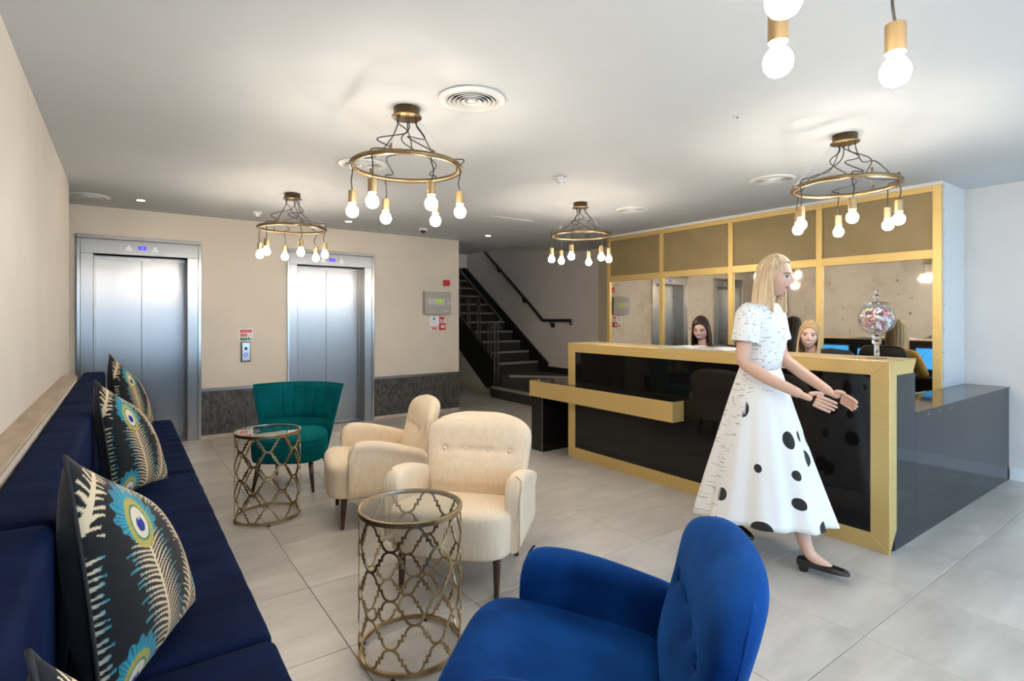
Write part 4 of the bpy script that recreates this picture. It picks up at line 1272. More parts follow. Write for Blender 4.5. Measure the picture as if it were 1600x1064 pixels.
# ---- teal cocktail chair
tc_ = empty('cocktail_chair', (1.125, 4.626, 0), math.radians(-32), 'teal velvet cocktail chair with a flared channelled back and slim dark legs', 'chair')
rings = []
for z, ins in ((0.225, 0.02), (0.232, 0.006), (0.25, 0.0), (0.34, -0.004), (0.378, -0.004), (0.384, 0.004), (0.390, -0.004), (0.41, 0.0), (0.430, 0.022), (0.440, 0.06), (0.446, 0.12), (0.448, 0.19)):
    r = sring((0, -0.03, z), 0.268-ins, 0.262-ins, 56, 3.2)
    rings.append([(x*(1.03 if y < 0 else 0.97), y, zz) for x, y, zz in r])
MB().loft(rings).build('seat', M['teal'], tc_, smooth=True, subsurf=1)
nu, nv = 96, 36
def tback(u, v, side):
    hwid = 0.245+0.122*v
    z = 0.235+0.555*v
    a = abs(u)
    x = hwid*u
    y = 0.185+0.115*v-(0.150+0.05*v)*a**2.2
    if side == 0:
        vv = (z-0.50)/0.28
        fan = u*4.0
        ch = abs(sin(PI*fan))**0.5
        up = min(1, max(0, (z-0.505)/0.02)); lowr = min(1, max(0, (0.485-z)/0.02))
        y -= 0.012*ch*(0.35+0.65*up)*(1-a**6)
        y += 0.014*math.exp(-((z-0.497)/0.014)**2)*(1-a**8)
        y -= 0.02*math.exp(-((z-0.42)/0.06)**2)*(1-a**4)
    else:
        y += 0.062*(1-0.35*v)
    # round the rim
    if side == 0:
        y += 0.016*max(0, (v-0.93)/0.07)**2+0.016*max(0, (a-0.93)/0.07)**2
    return (x, y, z-0.012*max(0, (v-0.95)/0.05)*a*0)
vs, fs = [], []
for side in (0, 1):
    for j in range(nv+1):
        for i in range(nu+1):
            vs.append(tback(-1+2*i/nu, j/nv, side))
st_ = (nu+1)*(nv+1)
for j in range(nv):
    for i in range(nu):
        a = j*(nu+1)+i
        fs.append((a, a+1, a+nu+2, a+nu+1))
        b = a+st_
        fs.append((b, b+nu+1, b+nu+2, b+1))
bd = [i for i in range(nu+1)]+[j*(nu+1)+nu for j in range(1, nv+1)]+[nv*(nu+1)+i for i in range(nu-1, -1, -1)]+[j*(nu+1) for j in range(nv-1, 0, -1)]
for k in range(len(bd)):
    a, b = bd[k], bd[(k+1) % len(bd)]
    fs.append((b, a, a+st_, b+st_))
bk_ = MB().add(vs, fs).build('backrest', M['teal'], tc_, smooth=True)
edge_sharp(bk_.data, 1.0)
rim = [tback(-1, j/12, 0) for j in range(12)]+[tback(-1+2*i/24, 1, 0) for i in range(25)]+[tback(1, j/12, 0) for j in range(11, -1, -1)]
MB().tube(rim, 0.007, 8).build('piping', M['teal'], tc_, smooth=True)
for x, y, dx, dy in ((-0.195, -0.19, -0.035, -0.05), (0.195, -0.19, 0.035, -0.05), (-0.18, 0.17, -0.045, 0.085), (0.18, 0.17, 0.045, 0.085)):
    MB().tube([(x, y, 0.24), (x+dx*0.5, y+dy*0.5, 0.11), (x+dx, y+dy, 0.0)], [0.019, 0.016, 0.010], 14).build('leg', M['wood'], tc_, smooth=True)

# ================================================================== SWEET JAR
jx, jy = 3.73, 1.385
jr = empty('candy_jar', (jx, jy, CH), 0, 'tall stemmed glass sweet jar with lid on the corner of the reception desk', 'jar')
MB().lathe([(0.0, 0.0), (0.052, 0.0), (0.054, 0.004), (0.046, 0.007), (0.0, 0.009)], 40).build('base', M['bowl_glass'], jr, smooth=True)
st = [(0.0, 0.0085), (0.022, 0.0095), (0.0165, 0.014), (0.014, 0.020), (0.0135, 0.082), (0.016, 0.086), (0.0245, 0.092), (0.0265, 0.102), (0.0235, 0.112), (0.015, 0.117), (0.015, 0.119), (0.0235, 0.124), (0.026, 0.134), (0.023, 0.143), (0.013, 0.148), (0.0, 0.150)]
MB().lathe(st, 40).build('stem', M['jar_glass'], jr, smooth=True)
bc, br = 0.242, 0.099
outer = [(br*sin(a), bc-br*cos(a)) for a in [math.radians(q_) for q_ in range(0, 140, 7)]]
outer = [(0.0, 0.1465)]+outer[1:]+[(0.060, bc+0.074), (0.066, bc+0.080)]
inner = [(r-0.0025 if r > 0.003 else 0.0, z+0.0022) for r, z in outer]
MB().lathe(outer+[(0.0650, bc+0.081)]+inner[::-1], 48).build('bowl', M['bowl_glass'], jr, smooth=True)
lid = [(0.0, 0.0), (0.060, 0.0), (0.071, 0.003), (0.073, 0.007), (0.066, 0.012), (0.045, 0.021), (0.022, 0.027), (0.010, 0.031), (0.009, 0.036), (0.018, 0.042), (0.0215, 0.052), (0.017, 0.062), (0.009, 0.066), (0.008, 0.069), (0.014, 0.075), (0.0145, 0.083), (0.008, 0.091), (0.003, 0.098), (0.0, 0.099)]
MB().lathe([(r, z+bc+0.0815) for r, z in lid], 40).build('lid', M['jar_glass'], jr, smooth=True)
sw_cols = [('pink', (0.72, 0.16, 0.28)), ('white', (0.80, 0.76, 0.76)), ('orange', (0.80, 0.28, 0.12)), ('pale lilac', (0.66, 0.52, 0.70)), ('red', (0.62, 0.05, 0.07)), ('pale yellow', (0.80, 0.68, 0.32)), ('magenta', (0.52, 0.02, 0.24))]
sw_m = []
for nm, col in sw_cols:
    m, nt, b = new_mat('wrapped_sweet_'+nm.replace(' ', '_'))
    setin(b, color=col, rough=0.3, spec=0.5)
    wv = N(nt, 'ShaderNodeTexWave'); wv.inputs['Scale'].default_value = 60
    tcn = N(nt, 'ShaderNodeTexCoord'); nt.links.new(tcn.outputs['Object'], wv.inputs['Vector'])
    mx = N(nt, 'ShaderNodeMix', data_type='RGBA'); mx.inputs[6].default_value = (*col, 1); mx.inputs[7].default_value = (*[0.55*c+0.38 for c in col], 1)
    nt.links.new(wv.outputs['Fac'], mx.inputs[0]); nt.links.new(mx.outputs[2], b.inputs['Base Color'])
    rings = []
    for x, r in ((-0.021, 0.009), (-0.019, 0.0085), (-0.0125, 0.0025), (-0.010, 0.006), (-0.006, 0.0085), (0.006, 0.0085), (0.010, 0.006), (0.0125, 0.0025), (0.019, 0.0085), (0.021, 0.009)):
        rings.append([(x, r*cos(a)*(1.1 if abs(x) < .01 else 1), r*sin(a)*(0.8 if abs(x) < .01 else .35)) for a in [2*PI*k/8 for k in range(8)]])
    me = MB().loft(rings).mesh('wrapped_sweet'); me.materials.append(m)
    me.polygons.foreach_set('use_smooth', [True]*len(me.polygons))
    sw_m.append(me)
rng = random.Random(11)
placed = []
tries = 0
while len(placed) < 150 and tries < 15000:
    tries += 1
    r = (br-0.014)*rng.random()**0.25; a = rng.uniform(0, 2*PI); cz = rng.uniform(-1, 0.80)
    rr = math.sqrt(max(0, 1-cz*cz))
    p = Vector((r*rr*cos(a), r*rr*sin(a), r*cz))
    if any((p-q_).length < 0.0165 for q_ in placed): continue
    placed.append(p)
    k = rng.choices(range(7), (3, 4, 3, 3, 2, 2, 1))[0]
    o = D.objects.new('wrapped_sweet', sw_m[k])
    COL.objects.link(o)
    o.location = (jx+p.x, jy+p.y, CH+bc+p.z)
    nrm = p.normalized() if p.length > 1e-4 else Vector((0, 0, 1))
    tang = nrm.orthogonal().normalized()
    tang.rotate(Matrix.Rotation(rng.uniform(0, 2*PI), 3, nrm))
    bi = nrm.cross(tang)
    o.rotation_euler = Matrix((tang, bi, nrm)).transposed().to_euler()
    tag(o, 'small %s wrapped sweet inside the glass jar' % sw_cols[k][0], 'sweet', '%s sweets in the glass jar' % sw_cols[k][0])
# ================================================================== PEOPLE
M['skin'] = simple('skin', (0.62, 0.38, 0.28), 0.5, sss=0.12)
M['skin_pale'] = simple('skin_pale', (0.68, 0.43, 0.33), 0.5, sss=0.12)
for k in ('skin', 'skin_pale'):
    M[k].node_tree.nodes['Principled BSDF'].inputs['Subsurface Radius'].default_value = (0.02, 0.008, 0.005)
M['lip'] = simple('lips', (0.48, 0.13, 0.12), 0.4)
M['teeth'] = simple('teeth', (0.80, 0.77, 0.72), 0.3)
M['eye_white'] = simple('eye_white', (0.75, 0.74, 0.72), 0.2)
M['iris'] = simple('iris', (0.06, 0.035, 0.02), 0.2)
M['brow'] = simple('light_brown_brow', (0.12, 0.065, 0.03), 0.7)
M['lash'] = simple('eyelashes', (0.015, 0.01, 0.008), 0.6)
def hair_mat(name, c1, c2):
    return noisy(name, c1, c2, 5, 0.42, detail=4, stretch=(14, 14, 0.7), lo=0.3, hi=0.7, spec=0.35)
M['hair_dark'] = hair_mat('dark_brown_hair', (0.010, 0.0045, 0.003), (0.045, 0.018, 0.010))
M['hair_blonde'] = hair_mat('blonde_hair', (0.32, 0.19, 0.085), (0.66, 0.47, 0.26))
M['hair_pale'] = hair_mat('pale_blonde_hair', (0.42, 0.29, 0.16), (0.76, 0.60, 0.40))
M['black_top'] = noisy('black_blouse', (0.012, 0.012, 0.013), (0.02, 0.02, 0.021), 30, 0.7)
M['mustard'] = noisy('mustard_knit', (0.50, 0.26, 0.03), (0.62, 0.34, 0.05), 40, 0.85, bump=0.3, bscale=160)
M['trousers'] = simple('dark_trousers', (0.012, 0.012, 0.016), 0.7)
M['shoe'] = simple('black_shoe', (0.012, 0.011, 0.011), 0.25)

def headR(az, el, wide=1.0):
    """surface of a head; az 0 = face (-y), el from -90 (chin side) to 90; returns a point about the head centre"""
    ca, sa, ce, se = cos(az), sin(az), cos(el), sin(el)
    dx, dy, dz = ce*sa, -ce*ca, se
    x, y, z = 0.071*wide*dx, 0.092*dy, 0.112*dz
    front = max(0.0, -dy)
    if z < 0:                                   # jaw narrows to the chin
        t = -z/0.112
        x *= 1-0.34*t*t
        y *= 1-(0.10 if dy < 0 else 0.42)*t*t
        if dy < 0: y -= 0.010*t*t*front
    if z > 0.03 and dy > 0: y *= 1.04
    def g(u, s): return math.exp(-(u/s)**2)
    f2 = front**2
    y -= 0.018*g(x, 0.0120)*g(z+0.026, 0.0135)*f2                       # nose tip
    y -= 0.012*g(x, 0.0085)*g(z+0.006, 0.020)*f2                        # bridge
    y -= 0.004*g(abs(x)-0.011, 0.007)*g(z+0.031, 0.008)*f2
    y += 0.0075*g(abs(x)-0.030, 0.015)*g(z-0.000, 0.012)*f2             # sockets
    y -= 0.0040*g(abs(x)-0.026, 0.022)*g(z-0.021, 0.009)*f2             # brow
    y -= 0.0055*g(abs(x)-0.040, 0.016)*g(z+0.030, 0.016)*f2             # cheeks (smiling)
    y -= 0.0060*g(x, 0.020)*g(z+0.062, 0.010)*f2                        # mouth mound
    y += 0.0030*g(x, 0.020)*g(z+0.080, 0.006)*f2
    y -= 0.0060*g(x, 0.015)*g(z+0.097, 0.011)*f2                        # chin
    return Vector((x, y, z))
def face_pt(x, z, out=0.0):
    """point on the face at sideways x and height z"""
    el = math.asin(max(-1, min(1, z/0.112)))
    lo, hi = -1.4, 1.4
    for _ in range(26):
        m = (lo+hi)/2
        if headR(m, el).x < x: lo = m
        else: hi = m
    p = headR((lo+hi)/2, el)
    return Vector((p.x, p.y-out, p.z))

def patch(cx, cz, outline, out, mat, name, par):
    """thin raised patch that follows the face; outline = [(dx, dz)]"""
    c = face_pt(cx, cz, out+0.0006)
    ring = [face_pt(cx+dx, cz+dz, out) for dx, dz in outline]
    rim = [face_pt(cx+dx*1.06, cz+dz*1.06, -0.001) for dx, dz in outline]
    n = len(ring)
    vs = [c]+ring+rim
    fs = [(0, 1+k, 1+(k+1) % n) for k in range(n)]+[(1+k, 1+n+k, 1+n+(k+1) % n, 1+(k+1) % n) for k in range(n)]
    return MB().add(vs, fs).build(name, mat, par, smooth=True)
def oval(a, b, n=18, bend=0.0, pinch=1.0):
    out = []
    for k in range(n):
        t = 2*PI*k/n
        x = a*cos(t)
        z = b*sin(t)*(1-abs(cos(t))**3*(pinch-1) if pinch > 1 else 1)
        out.append((x, z+bend*(x/a)**2))
    return out

def head_parts(par, skin, hair, open_smile=True, gaze=0.0, down=False):
    """face features as children of the head"""
    for s in (-1, 1):
        if down:
            patch(s*0.029, 0.0, oval(0.0160, 0.0042, bend=-0.002), 0.0020, M['lash'], 'eye', par)
        else:
            e = patch(s*0.029, 0.000, oval(0.0155, 0.0068, bend=0.0008), 0.0010, M['eye_white'], 'eye', par)
            patch(s*0.029+gaze, 0.0003, oval(0.0068, 0.0068), 0.0024, M['iris'], 'iris', par)
            patch(s*0.029, 0.0065, oval(0.0165, 0.0020, bend=-0.003), 0.0026, M['lash'], 'eyelash', par)
        patch(s*0.030, 0.019 if not down else 0.017, oval(0.020, 0.0036, bend=-0.0035), 0.0020, hair if hair is not M['hair_blonde'] and hair is not M['hair_pale'] else M['brow'], 'eyebrow', par)
        # ear
        rings = []
        for t, w in ((0.0, 0.55), (0.35, 1.0), (0.75, 0.95), (1.0, 0.6)):
            rings.append(sring((s*(0.064+0.009*t), 0.008+0.010*t, -0.004), 0.026*w, 0.015*w, 14, 2.0, (Vector((0, 0.15, 1)), Vector((0, 1, 0)))))
        MB().loft(rings).build('ear', skin, par, smooth=True)
    if open_smile:
        patch(0, -0.061, oval(0.0265, 0.0095, bend=0.0075), 0.0012, M['lip'], 'lips', par)
        patch(0, -0.0605, oval(0.0215, 0.0048, bend=0.0060), 0.0030, M['teeth'], 'teeth', par)
    else:
        patch(0, -0.062, oval(0.0235, 0.0075, bend=0.004), 0.0014, M['lip'], 'lips', par)
        patch(0, -0.062, oval(0.021, 0.0010, bend=0.0035), 0.0032, M['lash'], 'mouth_line', par)

def hair_mesh(length, hairline, volume=1.10, flare=0.0, parting=0.0, seed=1, side_open=0.95, wave=0.004, ponytail=False):
    """shell of hair from a crown to the tips; the opening leaves the face free"""
    rng = random.Random(seed)
    na, nr_top, nr_fall = 88, 16, 18
    ph = [rng.uniform(0, 6.28) for _ in range(6)]
    vs, fs = [], []
    a0 = side_open
    for i in range(na+1):
        u = i/na
        az = a0+(2*PI-2*a0)*u                        # behind the face, ear to ear
        edge = min(u, 1-u)
        k = max(0.0, 1-edge/0.16)                    # 1 at the front edges
        col = []
        for j in range(nr_top+1):
            t = j/nr_top
            el = PI/2*(1-t)*1.0
            # front columns sweep from the parting down beside the face
            p0 = headR(az, max(el, -0.05), 1.0)
            q_ = p0*volume
            q_.z = p0.z*(volume+0.02)+0.004
            if k > 0:
                hl = headR(az*(1-0.0)+0, el)
                q_.y -= 0.012*k*sin(PI*t)
            col.append(q_)
        base = col[-1].copy()
        out = Vector((base.x, base.y, 0)).normalized()
        for j in range(1, nr_fall+1):
            t = j/nr_fall
            z = base.z-length*t
            r = base+out*(0.010*sin(PI*min(1, t*1.4))+flare*t*t-0.016*max(0, 0.35-abs(t-0.45))*(1 if not ponytail else 0))
            r.z = z*(1.0)
            r.y += 0.012*t*(1-k)
            if k > 0: r.y -= 0.018*k*t
            col.append(r)
        n = len(col)
        for j, p in enumerate(col):
            t = j/(n-1)
            rd = Vector((p.x, p.y, 0.0))
            if rd.length > 1e-4: rd.normalize()
            w = (0.0018*sin(az*19+ph[0]+2*t)+0.0014*sin(az*43+ph[1]-3*t))*min(1, t*3)+wave*sin(az*5+ph[2]+7*t)*max(0, t-0.4)
            p = p+rd*w
            vs.append(tuple(p))
    n = nr_top+nr_fall+1
    for i in range(na):
        for j in range(n-1):
            fs.append((i*n+j, i*n+j+1, (i+1)*n+j+1, (i+1)*n+j))
    # fringe swept from the parting over the forehead to the temples
    for s in (-1, 1):
        b = len(vs)
        m1, m2 = 20, 8
        for i in range(m1+1):
            u = i/m1
            az = s*(a0+0.02)*u+parting*(1-u)
            top = hairline-0.022*u-(hairline+0.012)*max(0, u-0.55)**1.3/0.45**1.3*0.9
            el_l = math.asin(max(-0.9, min(0.98, top/0.112)))
            for j in range(m2+1):
                el = el_l+(PI/2-el_l)*j/m2
                p = headR(az, el)*(volume-0.035*(1-j/m2))
                p.z += 0.004+0.0*u
                p = p+Vector((0, -0.002, 0))*(1-j/m2)
                p += p.normalized()*0.0014*sin(u*34+j*.3)
                vs.append(tuple(p))
        for i in range(m1):
            for j in range(m2):
                q4 = (b+i*(m2+1)+j, b+(i+1)*(m2+1)+j, b+(i+1)*(m2+1)+j+1, b+i*(m2+1)+j+1)
                fs.append(q4 if s > 0 else q4[::-1])
    return vs, fs

def make_hair(par, mat, **kw):
    vs, fs = hair_mesh(**kw)
    o = MB().add(vs, fs).build('hair', mat, par, smooth=True)
    sd = o.modifiers.new('solid', 'SOLIDIFY'); sd.thickness = 0.010; sd.offset = -0.6
    return o

def skin_body(joints, edges, mats, sub=2, extra=None):
    """one continuous surface grown along a skeleton; joints = {name: (pos, rx, ry)}"""
    names = list(joints)
    idx = {n: i for i, n in enumerate(names)}
    me = D.meshes.new('body')
    me.from_pydata([joints[n][0] for n in names], [(idx[a], idx[b]) for a, b in edges], [])
    o = D.objects.new('body_tmp', me); COL.objects.link(o)
    md = o.modifiers.new('skin', 'SKIN'); md.use_smooth_shade = True; md.branch_smoothing = 0.6
    for n in names:
        v = me.skin_vertices[0].data[idx[n]]
        r = joints[n][1:]
        v.radius = (r[0], r[1] if len(r) > 1 else r[0])
        v.use_root = (n == names[0])
    ss = o.modifiers.new('sub', 'SUBSURF'); ss.levels = sub; ss.render_levels = sub
    dg = bpy.context.evaluated_depsgraph_get()
    out = D.meshes.new_from_object(o.evaluated_get(dg))
    D.objects.remove(o); D.meshes.remove(me)
    return out

def hand_mesh(wrist, direction, palm_n, side, s=1.0, curl=0.5):
    """a hand with palm, four bent fingers and a thumb leaving the side of the palm"""
    d = Vector(direction).normalized(); n = Vector(palm_n); n = (n-d*n.dot(d)).normalized()
    lat = d.cross(n)*side                     # towards the thumb
    w = Vector(wrist)
    J = {'palm': (tuple(w+d*0.045*s), 0.030*s, 0.015*s), 'wrist': (tuple(w), 0.024*s, 0.019*s), 'wrist0': (tuple(w-d*0.03), 0.024*s, 0.020*s)}
    E_ = [('palm', 'wrist'), ('wrist', 'wrist0')]
    meshes = [skin_body(J, E_, None, 2)]
    for k, (off, ln) in enumerate(((0.027, 0.070), (0.009, 0.078), (-0.009, 0.072), (-0.026, 0.057))):
        p = w+d*0.052*s+lat*off*s*0.8
        q0 = w+d*0.085*s+lat*off*s
        dd = d.copy()
        pts = [p, q0]
        c = q0
        for i, fr in enumerate((0.45, 0.30, 0.25)):
            dd = (dd+n*curl*(0.35+0.15*k*0.3+0.25*i)).normalized()
            c = c+dd*ln*fr*s
            pts.append(c)
        rr = (0.0105, 0.0095, 0.0088, 0.0080, 0.0062)
        J = {('f%d' % i): (tuple(pt), rr[i]*s, rr[i]*s) for i, pt in enumerate(pts)}
        meshes.append(skin_body(J, [('f%d' % i, 'f%d' % (i+1)) for i in range(4)], None, 2))
    t0 = w+d*0.018*s+lat*0.016*s
    t1 = w+d*0.040*s+lat*0.034*s+n*0.012*s
    t2 = t1+(d*0.8+lat*0.35+n*0.4*curl).normalized()*0.026*s
    t3 = t2+(d*0.95+n*0.5*curl).normalized()*0.019*s
    J = {'t0': (tuple(t0), 0.014*s), 't1': (tuple(t1), 0.0125*s), 't2': (tuple(t2), 0.0105*s), 't3': (tuple(t3), 0.0075*s)}
    meshes.append(skin_body(J, [('t0', 't1'), ('t1', 't2'), ('t2', 't3')], None, 2))
    return meshes

def join_meshes(meshes, name, mats, pick=None):
    bm = bmesh.new()
    for m in meshes: bm.from_mesh(m)
    me = D.meshes.new(name)
    for f in bm.faces:
        f.smooth = True
        f.material_index = pick(f.calc_center_median()) if pick else 0
    bm.to_mesh(me); bm.free()
    for m in meshes: D.meshes.remove(m)
    for m in mats: me.materials.append(m)
    return me

def head_mesh():
    na, ne = 64, 44
    vs, fs = [], []
    for j in range(ne+1):
        el = -PI/2+PI*j/ne
        for i in range(na):
            vs.append(tuple(headR(2*PI*i/na, el)))
    for j in range(ne):
        for i in range(na):
            l = (i+1) % na
            fs.append((j*na+i, j*na+l, (j+1)*na+l, (j+1)*na+i))
    me = MB().add(vs, fs).mesh('head')
    return me

def put_head(par, loc, rot, skin, hair, feat, hairkw, scale=1.0):
    h = link('head', head_mesh(), skin, par, True)
    h.location = loc; h.rotation_euler = rot; h.scale = (scale,)*3
    head_parts(h, skin, hair, **feat)
    make_hair(h, hair, **hairkw)
    return h

def seated(name_lab, loc, rz, skin, top, head_loc, head_rot, hair, feat, hairkw, sleeve=True, hd=1.0):
    p = empty('person', loc, rz, name_lab, 'person')
    J = {'pelvis': ((0, 0.03, 0.56), 0.155, 0.115), 'waist': ((0, 0.045, 0.70), 0.118, 0.088), 'chest': ((0, 0.035, 0.88), 0.135, 0.098), 'upper': ((0, 0.02, 0.985), 0.120, 0.078),
         'neck0': ((0, 0.005, 1.045), 0.055, 0.052), 'neck': ((head_loc[0]*.5, -0.005+head_loc[1]*.35, 1.10), 0.047, 0.048), 'skull': ((head_loc[0], head_loc[1]+0.02, head_loc[2]-0.05), 0.045, 0.05)}
    E_ = [('pelvis', 'waist'), ('waist', 'chest'), ('chest', 'upper'), ('upper', 'neck0'), ('neck0', 'neck'), ('neck', 'skull')]
    hands = []
    for s, k in ((-1, 'r'), (1, 'l')):
        J['sh'+k] = ((s*0.165, 0.025, 0.995), 0.056, 0.055); J['el'+k] = ((s*0.225, -0.03, 0.795), 0.044, 0.044)
        J['fa'+k] = ((s*0.195, -0.15, 0.790), 0.041, 0.038); J['wr'+k] = ((s*0.13, -0.275, 0.782), 0.028, 0.024)
        E_ += [('upper', 'sh'+k), ('sh'+k, 'el'+k), ('el'+k, 'fa'+k), ('fa'+k, 'wr'+k)]
        J['hip'+k] = ((s*0.095, -0.03, 0.545), 0.085, 0.080); J['kn'+k] = ((s*0.10, -0.33, 0.535), 0.058, 0.058)
        J['an'+k] = ((s*0.10, -0.30, 0.10), 0.040, 0.042); J['to'+k] = ((s*0.105, -0.42, 0.045), 0.036, 0.028)
        E_ += [('pelvis', 'hip'+k), ('hip'+k, 'kn'+k), ('kn'+k, 'an'+k), ('an'+k, 'to'+k)]
        hands += hand_mesh((s*0.13, -0.275, 0.782), (-s*0.35, -0.9, -0.10), (0, 0, -1), -s if True else s, 0.92, 0.30)
    body = skin_body(J, E_, None, 2)
    def pick(c):
        if c.z > 1.055 and abs(c.x) < 0.075: return 0
        if c.z < 0.14: return 3
        if c.z < 0.625: return 2
        if c.y < -0.265 and c.z > 0.70: return 0
        return 1
    me = join_meshes([body]+hands, 'body', [skin, top, M['trousers'], M['shoe']], pick)
    o = link('body', me, None, p)
    put_head(p, head_loc, head_rot, skin, hair, feat, hairkw, hd)
    return p
seated('smiling dark haired woman in a black top seated behind the reception desk', (4.63, 3.22, 0), -PI/2, M['skin'], M['black_top'], (0, -0.045, 1.235), (math.radians(9), 0, math.radians(20)), M['hair_dark'],
       dict(open_smile=True, down=True), dict(length=0.26, hairline=0.060, volume=1.13, flare=0.022, parting=0.12, seed=3, side_open=1.12, wave=0.006), hd=1.02)
seated('smiling blonde woman in a mustard jumper seated behind the reception desk', (4.60, 2.18, 0), -PI/2, M['skin_pale'], M['mustard'], (0, -0.045, 1.205), (math.radians(-2), math.radians(4), math.radians(24)), M['hair_blonde'],
       dict(open_smile=True, gaze=0.0), dict(length=0.27, hairline=0.062, volume=1.11, flare=0.012, parting=-0.05, seed=8, side_open=1.0, wave=0.004), hd=1.0)

# ---- woman walking past the desk in a white dress
wl = empty('person', (2.99, 1.71, 0), math.radians(8), 'blonde woman in a white dress with black dots walking past the reception desk', 'person')
skin = M['skin']
J = {'pelvis': ((0, 0.0, 0.94), 0.135, 0.105), 'waist': ((0, -0.005, 1.07), 0.112, 0.085), 'chest': ((0, -0.02, 1.25), 0.128, 0.098), 'upper': ((0, -0.02, 1.37), 0.108, 0.075),
     'neck0': ((0, -0.03, 1.425), 0.050, 0.050), 'neck': ((0, -0.042, 1.475), 0.045, 0.047), 'skull': ((0, -0.06, 1.54), 0.045, 0.05)}
E_ = [('pelvis', 'waist'), ('waist', 'chest'), ('chest', 'upper'), ('upper', 'neck0'), ('neck0', 'neck'), ('neck', 'skull')]
arms = {'r': [(-0.160, -0.005, 1.375), (-0.205, 0.015, 1.105), (-0.190, -0.13, 1.02), (-0.150, -0.285, 0.945)], 'l': [(0.160, -0.015, 1.375), (0.205, -0.05, 1.11), (0.170, -0.19, 1.02), (0.10, -0.345, 0.94)]}
hands = []
for s, k in ((-1, 'r'), (1, 'l')):
    a = arms[k]
    J['sh'+k] = (a[0], 0.052, 0.052); J['el'+k] = (a[1], 0.039, 0.039); J['fa'+k] = (a[2], 0.037, 0.035); J['wr'+k] = (a[3], 0.026, 0.023)
    E_ += [('upper', 'sh'+k), ('sh'+k, 'el'+k), ('el'+k, 'fa'+k), ('fa'+k, 'wr'+k)]
    d = Vector(a[3])-Vector(a[2])
    hands += hand_mesh(a[3], (d.x*0.6+(-s)*0.0, d.y, d.z*0.75), (-s*0.9, 0, -0.3), (1 if s < 0 else -1), 1.0, 0.35)
legs = {'r': [(-0.085, -0.02, 0.86), (-0.085, -0.20, 0.49), (-0.075, -0.285, 0.098), (-0.07, -0.395, 0.040)], 'l': [(0.085, 0.02, 0.86), (0.085, -0.01, 0.48), (0.08, 0.245, 0.155), (0.08, 0.165, 0.045)]}
for k in 'rl':
    l = legs[k]
    J['hip'+k] = (l[0], 0.085, 0.085); J['kn'+k] = (l[1], 0.054, 0.056); J['cf'+k] = (tuple((Vector(l[1])*0.62+Vector(l[2])*0.38)+Vector((0, 0.018, 0))), 0.050, 0.052); J['an'+k] = (l[2], 0.034, 0.036); J['to'+k] = (l[3], 0.030, 0.020)
    E_ += [('pelvis', 'hip'+k), ('hip'+k, 'kn'+k), ('kn'+k, 'cf'+k), ('cf'+k, 'an'+k), ('an'+k, 'to'+k)]
body = skin_body(J, E_, None, 2)
link('body', join_meshes([body]+hands, 'body', [skin], None), None, wl)
# shoes: black flats with a low heel
def shoe(ankle, toe, name='shoe'):
    a, t = Vector(ankle), Vector(toe)
    d = (t-a); dl = d.copy(); dl.z = 0; dl.normalize()
    dn = (t-Vector((a.x, a.y, a.z-0.058))).normalized()
    lat = Vector((0, 0, 1)).cross(dn).normalized(); up = dn.cross(lat)
    heel = Vector((a.x, a.y, a.z-0.058))-dn*0.055
    rings = []
    L = 0.245
    for s_, w_, h_ in ((0.0, 0.018, 0.030), (0.03, 0.031, 0.040), (0.12, 0.034, 0.042), (0.30, 0.033, 0.034), (0.5, 0.038, 0.026), (0.7, 0.043, 0.022), (0.87, 0.036, 0.018), (0.97, 0.022, 0.013), (1.0, 0.008, 0.008)):
        c = heel+dn*L*s_+up*(h_*0.5-0.006)
        rings.append(sring(c, w_, h_*0.5+0.004, 18, 2.6, (lat, up)))
    o = MB().loft(rings).build(name, M['shoe'], wl, smooth=True)
    hp = heel+dn*0.03
    MB().loft([sring(hp-up*0.034, 0.022, 0.020, 14, 3, (lat, dn)), sring(hp+up*0.004, 0.027, 0.026, 14, 3, (lat, dn))]).build('heel', M['shoe'], o)
shoe((-0.075, -0.285, 0.098), (-0.07, -0.42, 0.047))
shoe((0.08, 0.245, 0.155), (0.08, 0.150, 0.060))
